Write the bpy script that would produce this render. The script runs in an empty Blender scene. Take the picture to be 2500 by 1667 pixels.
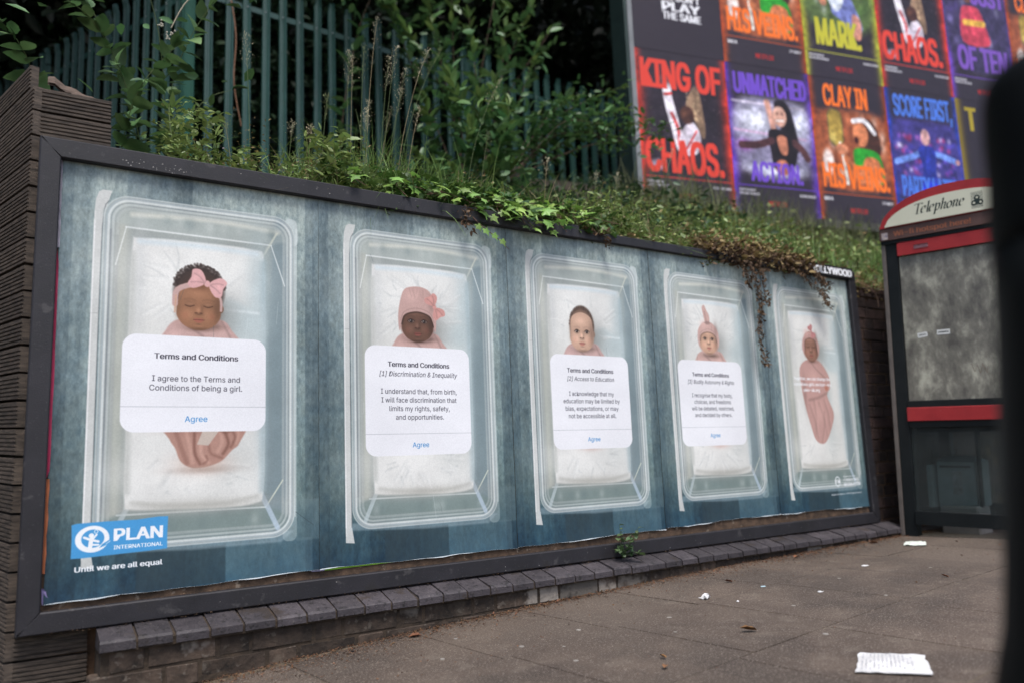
import bpy, math, random
import numpy as np
from mathutils import Vector, Matrix, Euler

sc = bpy.context.scene
C = sc.collection
R = math.radians
PI = math.pi
rnd = random.Random(7)

# ---------------------------------------------------------------- camera
cam_d = bpy.data.cameras.new('camera')
cam = bpy.data.objects.new('camera', cam_d)
C.objects.link(cam)
cam_d.sensor_width = 36
cam_d.lens = 36 * 1930.6 / 2500
cam_d.clip_start = .05
cam_d.clip_end = 2000
_r, _u, _f = (Vector((.83022679, -.55601218, -.03967285)), Vector((-.04989214, -.14500653, .98817199)), Vector((.55518848, .8184275, .14812894)))
cam.matrix_world = Matrix(((_r.x, _u.x, -_f.x, -.1944522), (_r.y, _u.y, -_f.y, -3.0279562), (_r.z, _u.z, -_f.z, .42056856), (0, 0, 0, 1)))
cam_d.dof.use_dof = True
cam_d.dof.focus_distance = 3.25
cam_d.dof.aperture_fstop = 1.3
sc.camera = cam

# ---------------------------------------------------------------- light: bright overcast sky, very soft sun from the street side
SUN_EL, SUN_AZ = 64, 200          # degrees; azimuth clockwise from +Y
world = bpy.data.worlds.new('World')
sc.world = world
world.use_nodes = True
wn = world.node_tree
bg = wn.nodes['Background']
sky = wn.nodes.new('ShaderNodeTexSky')
sky.sky_type = 'NISHITA'
sky.sun_disc = False
sky.sun_elevation = R(SUN_EL)
sky.sun_rotation = R(SUN_AZ)
sky.air_density = 1.0
sky.dust_density = 3.0
sky.ozone_density = 1.0
wn.links.new(sky.outputs[0], bg.inputs[0])
bg.inputs[1].default_value = .13
sun_d = bpy.data.lights.new('sun', 'SUN')
sun = bpy.data.objects.new('sun', sun_d)
C.objects.link(sun)
sun_d.energy = 2.0
sun_d.angle = R(18)
sun_d.color = (1, .985, .965)
sd = Vector((math.sin(R(SUN_AZ)) * math.cos(R(SUN_EL)), math.cos(R(SUN_AZ)) * math.cos(R(SUN_EL)), math.sin(R(SUN_EL))))
sun.rotation_euler = sd.to_track_quat('Z', 'Y').to_euler()
sc.view_settings.view_transform = 'Standard'
sc.view_settings.look = 'None'
sc.view_settings.gamma = 1
sc.view_settings.exposure = .68
sc.view_settings.use_curve_mapping = False
sc.cycles.max_bounces = 6
sc.cycles.transparent_max_bounces = 12
sc.cycles.use_denoising = True

# ---------------------------------------------------------------- materials
MATS = {}


def srgb(c):
    return tuple(((v / 255 / 12.92) if v / 255 <= .04045 else ((v / 255 + .055) / 1.055) ** 2.4) for v in c) + (1,)


def mat(name, c1, c2=None, scale=8, rough=.7, bump=0, bscale=None, spots=None, metal=0, spec=.4, vary=0, translucent=0, stretch=(1, 1, 1), island=False, low=.3, high=.7, detail=6):
    """Principled material: two linear colours mixed by noise, optional darker/lighter spots, fine bump, a brightness shift per object (or per island)."""
    if name in MATS: return MATS[name]
    m = bpy.data.materials.new(name)
    m.use_nodes = True
    nt = m.node_tree; N = nt.nodes; L = nt.links
    b = N['Principled BSDF']
    b.inputs['Roughness'].default_value = rough
    b.inputs['Metallic'].default_value = metal
    b.inputs['Specular IOR Level'].default_value = spec
    geo = N.new('ShaderNodeNewGeometry')
    mp = N.new('ShaderNodeMapping'); mp.inputs['Scale'].default_value = stretch
    L.new(geo.outputs['Position'], mp.inputs['Vector'])
    nz = N.new('ShaderNodeTexNoise'); nz.inputs['Scale'].default_value = scale; nz.inputs['Detail'].default_value = detail; nz.inputs['Roughness'].default_value = .62
    L.new(mp.outputs[0], nz.inputs['Vector'])
    rp = N.new('ShaderNodeValToRGB')
    rp.color_ramp.elements[0].position = low; rp.color_ramp.elements[1].position = high
    rp.color_ramp.elements[0].color = tuple(c1[:3]) + (1,); rp.color_ramp.elements[1].color = tuple((c2 or c1)[:3]) + (1,)
    L.new(nz.outputs['Fac'], rp.inputs[0])
    col = rp.outputs[0]
    if spots:
        for (sc_, thr, wd, scol, amt) in spots:
            n2 = N.new('ShaderNodeTexNoise'); n2.inputs['Scale'].default_value = sc_; n2.inputs['Detail'].default_value = 5; n2.inputs['Roughness'].default_value = .6
            L.new(mp.outputs[0], n2.inputs['Vector'])
            mr = N.new('ShaderNodeMapRange'); mr.inputs['From Min'].default_value = thr; mr.inputs['From Max'].default_value = thr + wd; mr.inputs['To Max'].default_value = amt
            L.new(n2.outputs['Fac'], mr.inputs['Value'])
            mx = N.new('ShaderNodeMix'); mx.data_type = 'RGBA'
            L.new(mr.outputs[0], mx.inputs['Factor']); L.new(col, mx.inputs['A']); mx.inputs['B'].default_value = tuple(scol[:3]) + (1,)
            col = mx.outputs['Result']
    if vary:
        if island: src = geo.outputs['Random Per Island']
        else: src = N.new('ShaderNodeObjectInfo').outputs['Random']
        mr = N.new('ShaderNodeMapRange'); mr.inputs['To Min'].default_value = 1 - vary; mr.inputs['To Max'].default_value = 1 + vary
        L.new(src, mr.inputs['Value'])
        hs = N.new('ShaderNodeHueSaturation'); L.new(mr.outputs[0], hs.inputs['Value']); L.new(col, hs.inputs['Color'])
        if translucent or name.startswith('leaf'):
            m2 = N.new('ShaderNodeMapRange'); m2.inputs['To Min'].default_value = .485; m2.inputs['To Max'].default_value = .515
            fr = N.new('ShaderNodeMath'); fr.operation = 'FRACT'; mu = N.new('ShaderNodeMath'); mu.operation = 'MULTIPLY'; mu.inputs[1].default_value = 7.31
            L.new(src, mu.inputs[0]); L.new(mu.outputs[0], fr.inputs[0]); L.new(fr.outputs[0], m2.inputs['Value']); L.new(m2.outputs[0], hs.inputs['Hue'])
        col = hs.outputs[0]
    L.new(col, b.inputs['Base Color'])
    if bump:
        nb = N.new('ShaderNodeTexNoise'); nb.inputs['Scale'].default_value = bscale or scale * 6; nb.inputs['Detail'].default_value = 6
        L.new(mp.outputs[0], nb.inputs['Vector'])
        bp = N.new('ShaderNodeBump'); bp.inputs['Strength'].default_value = bump; bp.inputs['Distance'].default_value = .004
        L.new(nb.outputs['Fac'], bp.inputs['Height']); L.new(bp.outputs[0], b.inputs['Normal'])
    if translucent:
        tr = N.new('ShaderNodeBsdfTranslucent'); L.new(col, tr.inputs['Color'])
        ms = N.new('ShaderNodeMixShader'); ms.inputs[0].default_value = translucent
        L.new(b.outputs[0], ms.inputs[1]); L.new(tr.outputs[0], ms.inputs[2]); L.new(ms.outputs[0], N['Material Output'].inputs['Surface'])
    MATS[name] = m
    return m


def print_mat(name, art, rough=.55):
    """A printed sheet: the painted picture mapped by UV, under fine paper grain and dirt."""
    h, w = art.im.shape[:2]
    img = bpy.data.images.new(name, w, h, alpha=False)
    px = np.ones((h, w, 4), np.float32); px[..., :3] = art.im
    img.pixels.foreach_set(px.ravel()); img.update(); img.pack()
    m = bpy.data.materials.new(name); m.use_nodes = True
    N, L = m.node_tree.nodes, m.node_tree.links
    b = N['Principled BSDF']; b.inputs['Roughness'].default_value = rough; b.inputs['Specular IOR Level'].default_value = .35
    tx = N.new('ShaderNodeTexImage'); tx.image = img; tx.interpolation = 'Cubic'; tx.extension = 'EXTEND'
    geo = N.new('ShaderNodeNewGeometry')
    nz = N.new('ShaderNodeTexNoise'); nz.inputs['Scale'].default_value = 260; nz.inputs['Detail'].default_value = 4
    n2 = N.new('ShaderNodeTexNoise'); n2.inputs['Scale'].default_value = 2.2; n2.inputs['Detail'].default_value = 7
    L.new(geo.outputs['Position'], nz.inputs['Vector']); L.new(geo.outputs['Position'], n2.inputs['Vector'])
    mr = N.new('ShaderNodeMapRange'); mr.inputs['From Min'].default_value = .3; mr.inputs['From Max'].default_value = .7; mr.inputs['To Min'].default_value = .93; mr.inputs['To Max'].default_value = 1.05
    L.new(nz.outputs['Fac'], mr.inputs['Value'])
    mr2 = N.new('ShaderNodeMapRange'); mr2.inputs['From Min'].default_value = .3; mr2.inputs['From Max'].default_value = .7; mr2.inputs['To Min'].default_value = .92; mr2.inputs['To Max'].default_value = 1.04
    L.new(n2.outputs['Fac'], mr2.inputs['Value'])
    mu = N.new('ShaderNodeMath'); mu.operation = 'MULTIPLY'; L.new(mr.outputs[0], mu.inputs[0]); L.new(mr2.outputs[0], mu.inputs[1])
    hs = N.new('ShaderNodeHueSaturation'); L.new(tx.outputs['Color'], hs.inputs['Color']); L.new(mu.outputs[0], hs.inputs['Value'])
    L.new(hs.outputs[0], b.inputs['Base Color'])
    bp = N.new('ShaderNodeBump'); bp.inputs['Strength'].default_value = .25; bp.inputs['Distance'].default_value = .02
    n3 = N.new('ShaderNodeTexNoise'); n3.inputs['Scale'].default_value = 3.5; n3.inputs['Detail'].default_value = 2
    L.new(geo.outputs['Position'], n3.inputs['Vector']); L.new(n3.outputs['Fac'], bp.inputs['Height']); L.new(bp.outputs[0], b.inputs['Normal'])
    return m


# ---------------------------------------------------------------- mesh helpers
def to_mesh(name, V, F, uv=None, smooth=False):
    """A mesh from vertices and faces (lists, or numpy arrays with equal-sided faces)."""
    me = bpy.data.meshes.new(name)
    if isinstance(F, np.ndarray):
        V = np.asarray(V, np.float32); n, k = F.shape
        me.vertices.add(len(V)); me.vertices.foreach_set('co', V.ravel())
        me.loops.add(n * k); me.loops.foreach_set('vertex_index', F.ravel().astype(np.int32))
        me.polygons.add(n); me.polygons.foreach_set('loop_start', np.arange(0, n * k, k, dtype=np.int32))
        me.update(calc_edges=True)
    else:
        me.from_pydata([tuple(v) for v in V], [], F)
        me.update()
    if uv is not None:
        lay = me.uv_layers.new(name='uv')
        idx = np.empty(len(me.loops), np.int32); me.loops.foreach_get('vertex_index', idx)
        lay.data.foreach_set('uv', np.asarray(uv, np.float32)[idx].ravel())
    if smooth: me.polygons.foreach_set('use_smooth', [True] * len(me.polygons))
    return me


class MB:
    """Collects boxes, tubes and profiles; build() links them as ONE mesh object."""
    def __init__(s): s.V, s.F = [], []
    def add(s, V, F):
        o = len(s.V); s.V += [Vector(v) for v in V]; s.F += [tuple(i + o for i in f) for f in F]; return s
    def box(s, x0, y0, z0, x1, y1, z1, M=None):
        V = [Vector((x, y, z)) for x in (x0, x1) for y in (y0, y1) for z in (z0, z1)]
        if M: V = [M @ v for v in V]
        return s.add(V, [(0, 1, 3, 2), (4, 6, 7, 5), (0, 4, 5, 1), (2, 3, 7, 6), (0, 2, 6, 4), (1, 5, 7, 3)])
    def bbox(s, x0, y0, z0, x1, y1, z1, b=.003, M=None):
        """Box with chamfered vertical and top edges."""
        def ring(z, i): return [Vector(p) for p in ((x0 + i, y0, z), (x1 - i, y0, z), (x1, y0 + i, z), (x1, y1 - i, z), (x1 - i, y1, z), (x0 + i, y1, z), (x0, y1 - i, z), (x0, y0 + i, z))]
        a = ring(z0, b); c = ring(z1 - b, b); d = [Vector((x0 + (x1 - x0) * (.5 + (v.x - (x0 + x1) / 2) / (x1 - x0) * (1 - 2 * b / (x1 - x0))), y0 + (y1 - y0) * (.5 + (v.y - (y0 + y1) / 2) / (y1 - y0) * (1 - 2 * b / (y1 - y0))), z1)) for v in c]
        V = a + c + d
        F = [tuple(range(7, -1, -1)), tuple(range(16, 24))]
        for k in (0, 8):
            for i in range(8): F.append((k + i, k + (i + 1) % 8, k + 8 + (i + 1) % 8, k + 8 + i))
        if M: V = [M @ v for v in V]
        return s.add(V, F)
    def prof(s, pts, p0, p1, right, up):
        """Closed profile pts (a, b) swept from p0 to p1; a along right, b along up."""
        p0, p1, right, up = Vector(p0), Vector(p1), Vector(right), Vector(up)
        n = len(pts)
        V = [p + right * a + up * b for p in (p0, p1) for a, b in pts]
        return s.add(V, [tuple(range(n - 1, -1, -1)), tuple(range(n, 2 * n))] + [(i, (i + 1) % n, n + (i + 1) % n, n + i) for i in range(n)])
    def tube(s, pts, r0, r1=None, n=6):
        r1 = r0 if r1 is None else r1
        P = [Vector(p) for p in pts]; V = []; m = len(P)
        for i, p in enumerate(P):
            d = (P[min(i + 1, m - 1)] - P[max(i - 1, 0)]).normalized()
            a = d.orthogonal().normalized(); b = d.cross(a); r = r0 + (r1 - r0) * i / max(m - 1, 1)
            V += [p + (a * math.cos(t) + b * math.sin(t)) * r for t in [2 * PI * k / n for k in range(n)]]
        F = [(i * n + k, i * n + (k + 1) % n, (i + 1) * n + (k + 1) % n, (i + 1) * n + k) for i in range(m - 1) for k in range(n)]
        return s.add(V, F + [tuple(range(n - 1, -1, -1)), tuple(range((m - 1) * n, m * n))])
    def lathe(s, prof, c, n=32):
        c = Vector(c); V = [c + Vector((r * math.cos(2 * PI * k / n), r * math.sin(2 * PI * k / n), z)) for r, z in prof for k in range(n)]
        m = len(prof)
        return s.add(V, [(i * n + k, i * n + (k + 1) % n, (i + 1) * n + (k + 1) % n, (i + 1) * n + k) for i in range(m - 1) for k in range(n)] + [tuple(range(n - 1, -1, -1)), tuple(range((m - 1) * n, m * n))])
    def mesh(s, name, smooth=False): return to_mesh(name, s.V, s.F, smooth=smooth)
    def build(s, name, m, parent=None, smooth=False, local=False):
        V = s.V
        if parent is not None and not local:
            w = wloc(parent); V = [v - w for v in V]
        return link(name, to_mesh(name, V, s.F, smooth=smooth), m, parent)


def wloc(o):
    w = Vector((0, 0, 0))
    while o is not None: w = w + o.location; o = o.parent
    return w


def link(name, me, m, parent=None, loc=None, rot=None, scale=None):
    if m is not None and not me.materials: me.materials.append(m)
    o = bpy.data.objects.new(name, me); C.objects.link(o)
    if parent is not None: o.parent = parent
    if loc is not None: o.location = loc
    if rot is not None: o.rotation_euler = rot
    if scale is not None: o.scale = scale if hasattr(scale, '__len__') else (scale,) * 3
    return o


def tag(o, label=None, cat=None, group=None, kind=None):
    if label: o['label'] = label
    if cat: o['category'] = cat
    if group: o['group'] = group
    if kind: o['kind'] = kind
    return o


def thing(name, loc, label, cat, group=None, rot=(0, 0, 0)):
    o = bpy.data.objects.new(name, None); C.objects.link(o)
    o.location = loc; o.rotation_euler = rot; o.empty_display_size = .1
    return tag(o, label, cat, group)


# lettering: text curves turned into flat meshes, fitted to a measured box
try:
    import os
    FONT = bpy.data.fonts.load(os.path.join(bpy.utils.resource_path('LOCAL'), 'datafiles', 'fonts', 'Inter.woff2'))
except Exception:
    FONT = None
_txt = {}


CAP = 1.0                                                 # capital height of the face, measured below


def text_geo(s, bold=0, shear=0, res=3, space=1.0):
    key = (s, bold, shear, space)
    if key in _txt: return _txt[key]
    cu = bpy.data.curves.new('text', 'FONT'); cu.body = s; cu.offset = bold; cu.shear = shear; cu.resolution_u = res; cu.space_character = space
    if FONT: cu.font = FONT
    o = bpy.data.objects.new('text', cu); C.objects.link(o)
    bpy.context.view_layer.update()
    me = bpy.data.meshes.new_from_object(o)
    V = np.array([v.co[:2] for v in me.vertices]); F = [tuple(p.vertices) for p in me.polygons]
    bpy.data.objects.remove(o); bpy.data.curves.remove(cu); bpy.data.meshes.remove(me)
    V[:, 0] -= V[:, 0].min(); V[:, 0] /= V[:, 0].max()
    V[:, 1] /= CAP
    _txt[key] = (V, F)
    return _txt[key]


class Lettering:
    """Lines of text on a plane: origin + a*right + b*up, merged into one part."""
    def __init__(s, origin, right, up): s.o, s.r, s.u = Vector(origin), Vector(right), Vector(up); s.mb = MB()
    def line(s, t, a0, a1, b, cap, bold=0, shear=0, slope=0, space=1.0, vb=0):
        """One line; weight is added by thin layers of the same outline shifted sideways (bold, of the capital height) and upwards (vb)."""
        V, F = text_geo(t, 0, shear, space=space)
        w = a1 - a0; hb = bold * cap * s.u.length / s.r.length / 2 if bold < .2 else (bold - .1) * w / len(t); vv = vb * cap / 2; nrm = s.r.cross(s.u).normalized()
        sh = [(0, 0)] if not bold else ([(i, j) for i in (-1, -.5, 0, .5, 1) for j in ((-1, 1) if vb else (0,))] if bold > .2 else [(i, j) for i in (-1, 0, 1) for j in ((-1, 1) if vb else (0,))])
        for k, (i, j) in enumerate(sh):
            o = s.o + nrm * (k * .00006)
            s.mb.add([o + s.r * (a0 + hb + (w - 2 * hb) * x + i * hb) + s.u * (b + vv + (cap - 2 * vv) * y + j * vv) for x, y in V], F)
        return s
    def build(s, m, parent, name='lettering', local=False): return s.mb.build(name, m, parent, local=local)



class Printed:
    """Lines of text printed into a painted sheet (same call as Lettering.line)."""
    def __init__(s, art, col): s.art, s.col, s.mb = art, col, MB()
    def line(s, t, a0, a1, b, cap, bold=0, shear=0, slope=0, space=1.0, vb=0):
        A = s.art; V, F = text_geo(t, 0, shear, space=space); SS = 4
        w = (a1 - a0) * A.asp
        hb = bold * cap if bold < .2 else 2 * (bold - .1) * w / len(t)
        vv = vb * cap
        px = A.w / A.asp * SS; py = A.h * SS
        i0 = int(a0 * A.w) - 2; i1 = int(a1 * A.w) + 3; j0 = int((b - cap * .36) * A.h) - 1; j1 = int((b + cap * 1.25) * A.h) + 2
        i0, j0 = max(i0, 0), max(j0, 0); i1, j1 = min(i1, A.w), min(j1, A.h)
        if i1 <= i0 or j1 <= j0: return s
        M = np.zeros(((j1 - j0) * SS, (i1 - i0) * SS), bool)
        X = (a0 * A.asp + hb / 2 + (w - hb) * V[:, 0]) * px - i0 * SS; Y = (b + vv / 2 + (cap - vv) * V[:, 1]) * py - j0 * SS
        for f in F:
            fx, fy = X[list(f)], Y[list(f)]
            x_0, x_1, y_0, y_1 = max(int(fx.min()), 0), min(int(fx.max()) + 2, M.shape[1]), max(int(fy.min()), 0), min(int(fy.max()) + 2, M.shape[0])
            if x_1 <= x_0 or y_1 <= y_0: continue
            gx, gy = np.arange(x_0, x_1)[None, :] + .5, np.arange(y_0, y_1)[:, None] + .5
            ins = np.zeros((y_1 - y_0, x_1 - x_0), bool)
            for k in range(len(f)):
                ax, ay, bx, by = fx[k - 1], fy[k - 1], fx[k], fy[k]
                if ay != by: ins ^= ((ay > gy) != (by > gy)) & (gx < (bx - ax) * (gy - ay) / (by - ay) + ax)
            M[y_0:y_1, x_0:x_1] |= ins
        for n_, ax in ((int(round(hb * px / 2)), 1), (int(round(vv * py / 2)), 0)):
            if n_ > 0:
                O = M.copy()
                for k in range(1, n_ + 1): O |= np.roll(M, k, ax) | np.roll(M, -k, ax)
                M = O
        m = M.reshape(j1 - j0, SS, i1 - i0, SS).mean((1, 3)).astype(np.float32)
        A.mix((slice(j0, j1), slice(i0, i1)), m, s.col)
        return s


_v, _f = text_geo('H'); CAP = float(_v[:, 1].max()); _txt.clear()
# ---------------------------------------------------------------- print artwork: a small painter for the flat printed sheets
class Art:
    """Paints one printed sheet into a float array; x runs 0..asp, y runs 0..1 upwards."""
    def __init__(s, w, h, asp, base=(128, 128, 128), seed=1):
        s.w, s.h, s.asp = w, h, asp
        s.im = np.zeros((h, w, 3), np.float32) + np.array(base, np.float32) / 255
        s.x = ((np.arange(w) + .5) / w * asp).astype(np.float32)
        s.y = ((np.arange(h) + .5) / h).astype(np.float32)
        s.rng = np.random.default_rng(seed)
    def reg(s, x0, x1, y0, y1):
        i0, i1 = np.searchsorted(s.x, [x0, x1]); j0, j1 = np.searchsorted(s.y, [y0, y1])
        sl = (slice(j0, j1), slice(i0, i1))
        X, Y = np.meshgrid(s.x[i0:i1], s.y[j0:j1])
        return sl, X, Y
    def mix(s, sl, m, col, a=1.0):
        if m.size == 0: return
        c = np.array(col, np.float32) / 255 if not isinstance(col, np.ndarray) else col
        k = (np.clip(m, 0, 1) * a)[..., None]
        s.im[sl] = s.im[sl] * (1 - k) + c * k
    def ell(s, cx, cy, rx, ry, col, a=1.0, soft=.004, rot=0, p=2.0):
        r = max(rx, ry) + soft * 2
        sl, X, Y = s.reg(cx - r, cx + r, cy - r, cy + r)
        c, n = math.cos(rot), math.sin(rot)
        dx, dy = (X - cx), (Y - cy)
        u, v = (dx * c + dy * n) / rx, (-dx * n + dy * c) / ry
        q = (np.abs(u) ** p + np.abs(v) ** p) ** (1 / p)
        d = (q - 1) * min(rx, ry)
        s.mix(sl, .5 - d / soft, col, a)
    def glow(s, cx, cy, rx, ry, col, a=1.0, rot=0):
        r = max(rx, ry) * 2.2
        sl, X, Y = s.reg(cx - r, cx + r, cy - r, cy + r)
        c, n = math.cos(rot), math.sin(rot)
        dx, dy = (X - cx), (Y - cy)
        u, v = (dx * c + dy * n) / rx, (-dx * n + dy * c) / ry
        s.mix(sl, np.exp(-(u * u + v * v) * 1.4), col, a)
    def rrect(s, x0, y0, x1, y1, r, col, a=1.0, soft=.0015, stroke=None):
        sl, X, Y = s.reg(x0 - .03, x1 + .03, y0 - .03, y1 + .03)
        qx = np.abs(X - (x0 + x1) / 2) - (x1 - x0) / 2 + r
        qy = np.abs(Y - (y0 + y1) / 2) - (y1 - y0) / 2 + r
        d = np.hypot(np.maximum(qx, 0), np.maximum(qy, 0)) + np.minimum(np.maximum(qx, qy), 0) - r
        if stroke: d = np.abs(d) - stroke / 2
        s.mix(sl, .5 - d / soft, col, a)
        return sl, d
    def poly(s, pts, col, a=1.0, soft=.002, curve=True, tex=None):
        P = np.array(pts, np.float32)
        if curve:
            n = len(P); out = []
            for i in range(n):
                p0, p1, p2, p3 = P[i - 1], P[i], P[(i + 1) % n], P[(i + 2) % n]
                for t in (0, .25, .5, .75):
                    out.append(.5 * ((2 * p1) + (p2 - p0) * t + (2 * p0 - 5 * p1 + 4 * p2 - p3) * t * t + (3 * p1 - p0 - 3 * p2 + p3) * t ** 3))
            P = np.array(out, np.float32)
        pad = soft * 2
        sl, X, Y = s.reg(P[:, 0].min() - pad, P[:, 0].max() + pad, P[:, 1].min() - pad, P[:, 1].max() + pad)
        if X.size == 0: return
        d = np.full(X.shape, 1e9, np.float32); ins = np.zeros(X.shape, bool)
        Q = np.roll(P, -1, 0)
        for (ax, ay), (bx, by) in zip(P, Q):
            ex, ey = bx - ax, by - ay
            t = np.clip(((X - ax) * ex + (Y - ay) * ey) / (ex * ex + ey * ey + 1e-12), 0, 1)
            d = np.minimum(d, (X - ax - t * ex) ** 2 + (Y - ay - t * ey) ** 2)
            if ay != by:
                ins ^= ((ay > Y) != (by > Y)) & (X < ex * (Y - ay) / (by - ay) + ax)
        d = np.sqrt(d); d[ins] *= -1
        m = np.clip(.5 - d / soft, 0, 1)
        if tex is not None: m = m * tex[sl]
        s.mix(sl, m, col, a)
    def line(s, pts, w, col, a=1.0, soft=.0015, w1=None):
        P = np.array(pts, np.float32)
        if len(P) > 2:
            out = []
            for i in range(len(P) - 1):
                p0, p1, p2, p3 = P[max(i - 1, 0)], P[i], P[i + 1], P[min(i + 2, len(P) - 1)]
                for t in (0, .25, .5, .75):
                    out.append(.5 * ((2 * p1) + (p2 - p0) * t + (2 * p0 - 5 * p1 + 4 * p2 - p3) * t * t + (3 * p1 - p0 - 3 * p2 + p3) * t ** 3))
            P = np.array(out + [P[-1]], np.float32)
        w1 = w if w1 is None else w1
        pad = max(w, w1) + soft * 2
        sl, X, Y = s.reg(P[:, 0].min() - pad, P[:, 0].max() + pad, P[:, 1].min() - pad, P[:, 1].max() + pad)
        if X.size == 0: return
        d = np.full(X.shape, 1e9, np.float32); n = len(P) - 1
        for i in range(n):
            (ax, ay), (bx, by) = P[i], P[i + 1]
            ex, ey = bx - ax, by - ay
            t = np.clip(((X - ax) * ex + (Y - ay) * ey) / (ex * ex + ey * ey + 1e-12), 0, 1)
            d = np.minimum(d, np.hypot(X - ax - t * ex, Y - ay - t * ey) - (w + (w1 - w) * (i + t) / n) / 2)
        s.mix(sl, .5 - d / soft, col, a)
    def noise(s, nx, ny, octs=3, gain=.5):
        out = np.zeros((s.h, s.w), np.float32); amp = 1; tot = 0
        for _ in range(octs):
            g = s.rng.random((int(ny) + 2, int(nx) + 2)).astype(np.float32)
            fx = np.linspace(0, int(nx), s.w, dtype=np.float32); fy = np.linspace(0, int(ny), s.h, dtype=np.float32)
            ix, iy = np.minimum(fx.astype(int), int(nx)), np.minimum(fy.astype(int), int(ny))
            tx, ty = fx - ix, fy - iy
            tx = tx * tx * (3 - 2 * tx); ty = ty * ty * (3 - 2 * ty)
            a = g[iy][:, ix] * (1 - tx) + g[iy][:, ix + 1] * tx
            b = g[iy + 1][:, ix] * (1 - tx) + g[iy + 1][:, ix + 1] * tx
            out += amp * (a * (1 - ty[:, None]) + b * ty[:, None]); tot += amp
            amp *= gain; nx = min(nx * 2.1, s.w); ny = min(ny * 2.1, s.h)
        return out / tot
    def fade(s, stops, axis='y'):
        """A field interpolated between (position, value) stops."""
        q = s.y if axis == 'y' else s.x / s.asp
        v = np.interp(q, [a for a, _ in stops], [b for _, b in stops]).astype(np.float32)
        return (v[:, None] + np.zeros((1, s.w), np.float32)) if axis == 'y' else (v[None, :] + np.zeros((s.h, 1), np.float32))


PA = .6056          # width of one sheet over its height


def paint_face(A, cx, cy, w, h, skin, kind, tilt=0.0):
    """A baby's face seen from the front. cx, cy: between the eyes; w, h: half sizes of the face."""
    dk = tuple(c * .55 for c in skin); md = tuple(c * .78 for c in skin); hi = tuple(min(255, c * 1.22 + 14) for c in skin)
    P = lambda x, y: (cx + x * w, cy + y * h)
    A.ell(cx + w * .98, cy - h * .12, w * .16, h * .2, md, 1, .003)                        # ear
    A.poly([P(-.95, .25), P(-.78, .85), P(0, 1.12), P(.78, .85), P(.95, .25), P(1.0, -.2), P(.98, -.55), P(.72, -.92), P(.3, -1.12), P(0, -1.16),
            P(-.3, -1.12), P(-.72, -.92), P(-.98, -.55), P(-1.0, -.2)], skin, 1, .003)
    A.glow(*P(.86, -.1), w * .28, h * .9, dk, .55)                                         # turn of the head on the right
    A.glow(*P(-.95, -.05), w * .16, h * .7, md, .5)
    A.glow(*P(-.1, .62), w * .55, h * .3, hi, .5)                                          # forehead
    A.glow(*P(-.5, -.45), w * .34, h * .28, hi, .5); A.glow(*P(.42, -.45), w * .3, h * .26, hi, .35)
    A.glow(*P(0, -.98), w * .22, h * .1, hi, .3)
    A.glow(*P(.05, -1.12), w * .7, h * .12, dk, .55)
    for sx in (-1, 1):
        ex, ey = P(sx * .42, 0)
        A.glow(ex, ey + h * .03, w * .26, h * .15, dk, .42)
        A.line([(ex - w * .24, ey + h * .23), (ex, ey + h * .28), (ex + w * .24, ey + h * .22)], h * .03, dk, .28, .006)   # brow
        if kind == 'shut':
            A.glow(ex, ey + h * .04, w * .2, h * .08, hi, .45)
            A.line([(ex - w * .2, ey - h * .03), (ex, ey - h * .085), (ex + w * .2, ey - h * .02)], h * .035, (58, 34, 24), .85, .003)
        else:
            A.ell(ex, ey, w * .18, h * .085, tuple(c * .5 + 84 for c in skin), .9, .003)
            A.ell(ex + w * .01, ey, w * .10, h * .09, (38, 26, 22), 1, .003)
            A.ell(ex - w * .03, ey + h * .03, w * .025, h * .025, (220, 220, 220), .8, .0015)
            A.line([(ex - w * .22, ey), (ex, ey + h * .115), (ex + w * .22, ey + h * .01)], h * .04, (40, 24, 18), .8, .002)
            A.line([(ex - w * .2, ey - h * .05), (ex, ey - h * .13), (ex + w * .2, ey - h * .05)], h * .03, dk, .5, .003)
    A.glow(*P(-.62, -.5), w * .2, h * .2, tuple(int(q * .8 + v * .2) for q, v in zip(skin, (220, 90, 80))), .35); A.glow(*P(.6, -.5), w * .2, h * .2, tuple(int(q * .75 + v * .2) for q, v in zip(skin, (220, 90, 80))), .4)
    A.glow(*P(.13, -.18), w * .1, h * .26, md, .6)                                         # nose
    A.glow(*P(-.02, -.24), w * .12, h * .15, hi, .7)
    A.ell(*P(-.12, -.37), w * .055, h * .025, (60, 32, 24), .8, .003); A.ell(*P(.1, -.37), w * .055, h * .025, (60, 32, 24), .8, .003)
    A.glow(*P(0, -.43), w * .2, h * .05, dk, .55)
    lip = tuple(int(a * .55 + b * .45) for a, b in zip(skin, (178, 84, 82)))
    A.poly([P(-.24, -.68), P(-.08, -.6), P(0, -.63), P(.08, -.6), P(.24, -.68), P(.1, -.8), P(-.1, -.8)], lip, .9, .003)
    A.line([P(-.25, -.68), P(-.08, -.68), P(.08, -.68), P(.25, -.68)], h * .03, tuple(c * .55 for c in lip), .9, .002)
    A.glow(*P(0, -.88), w * .16, h * .05, dk, .4)


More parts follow.
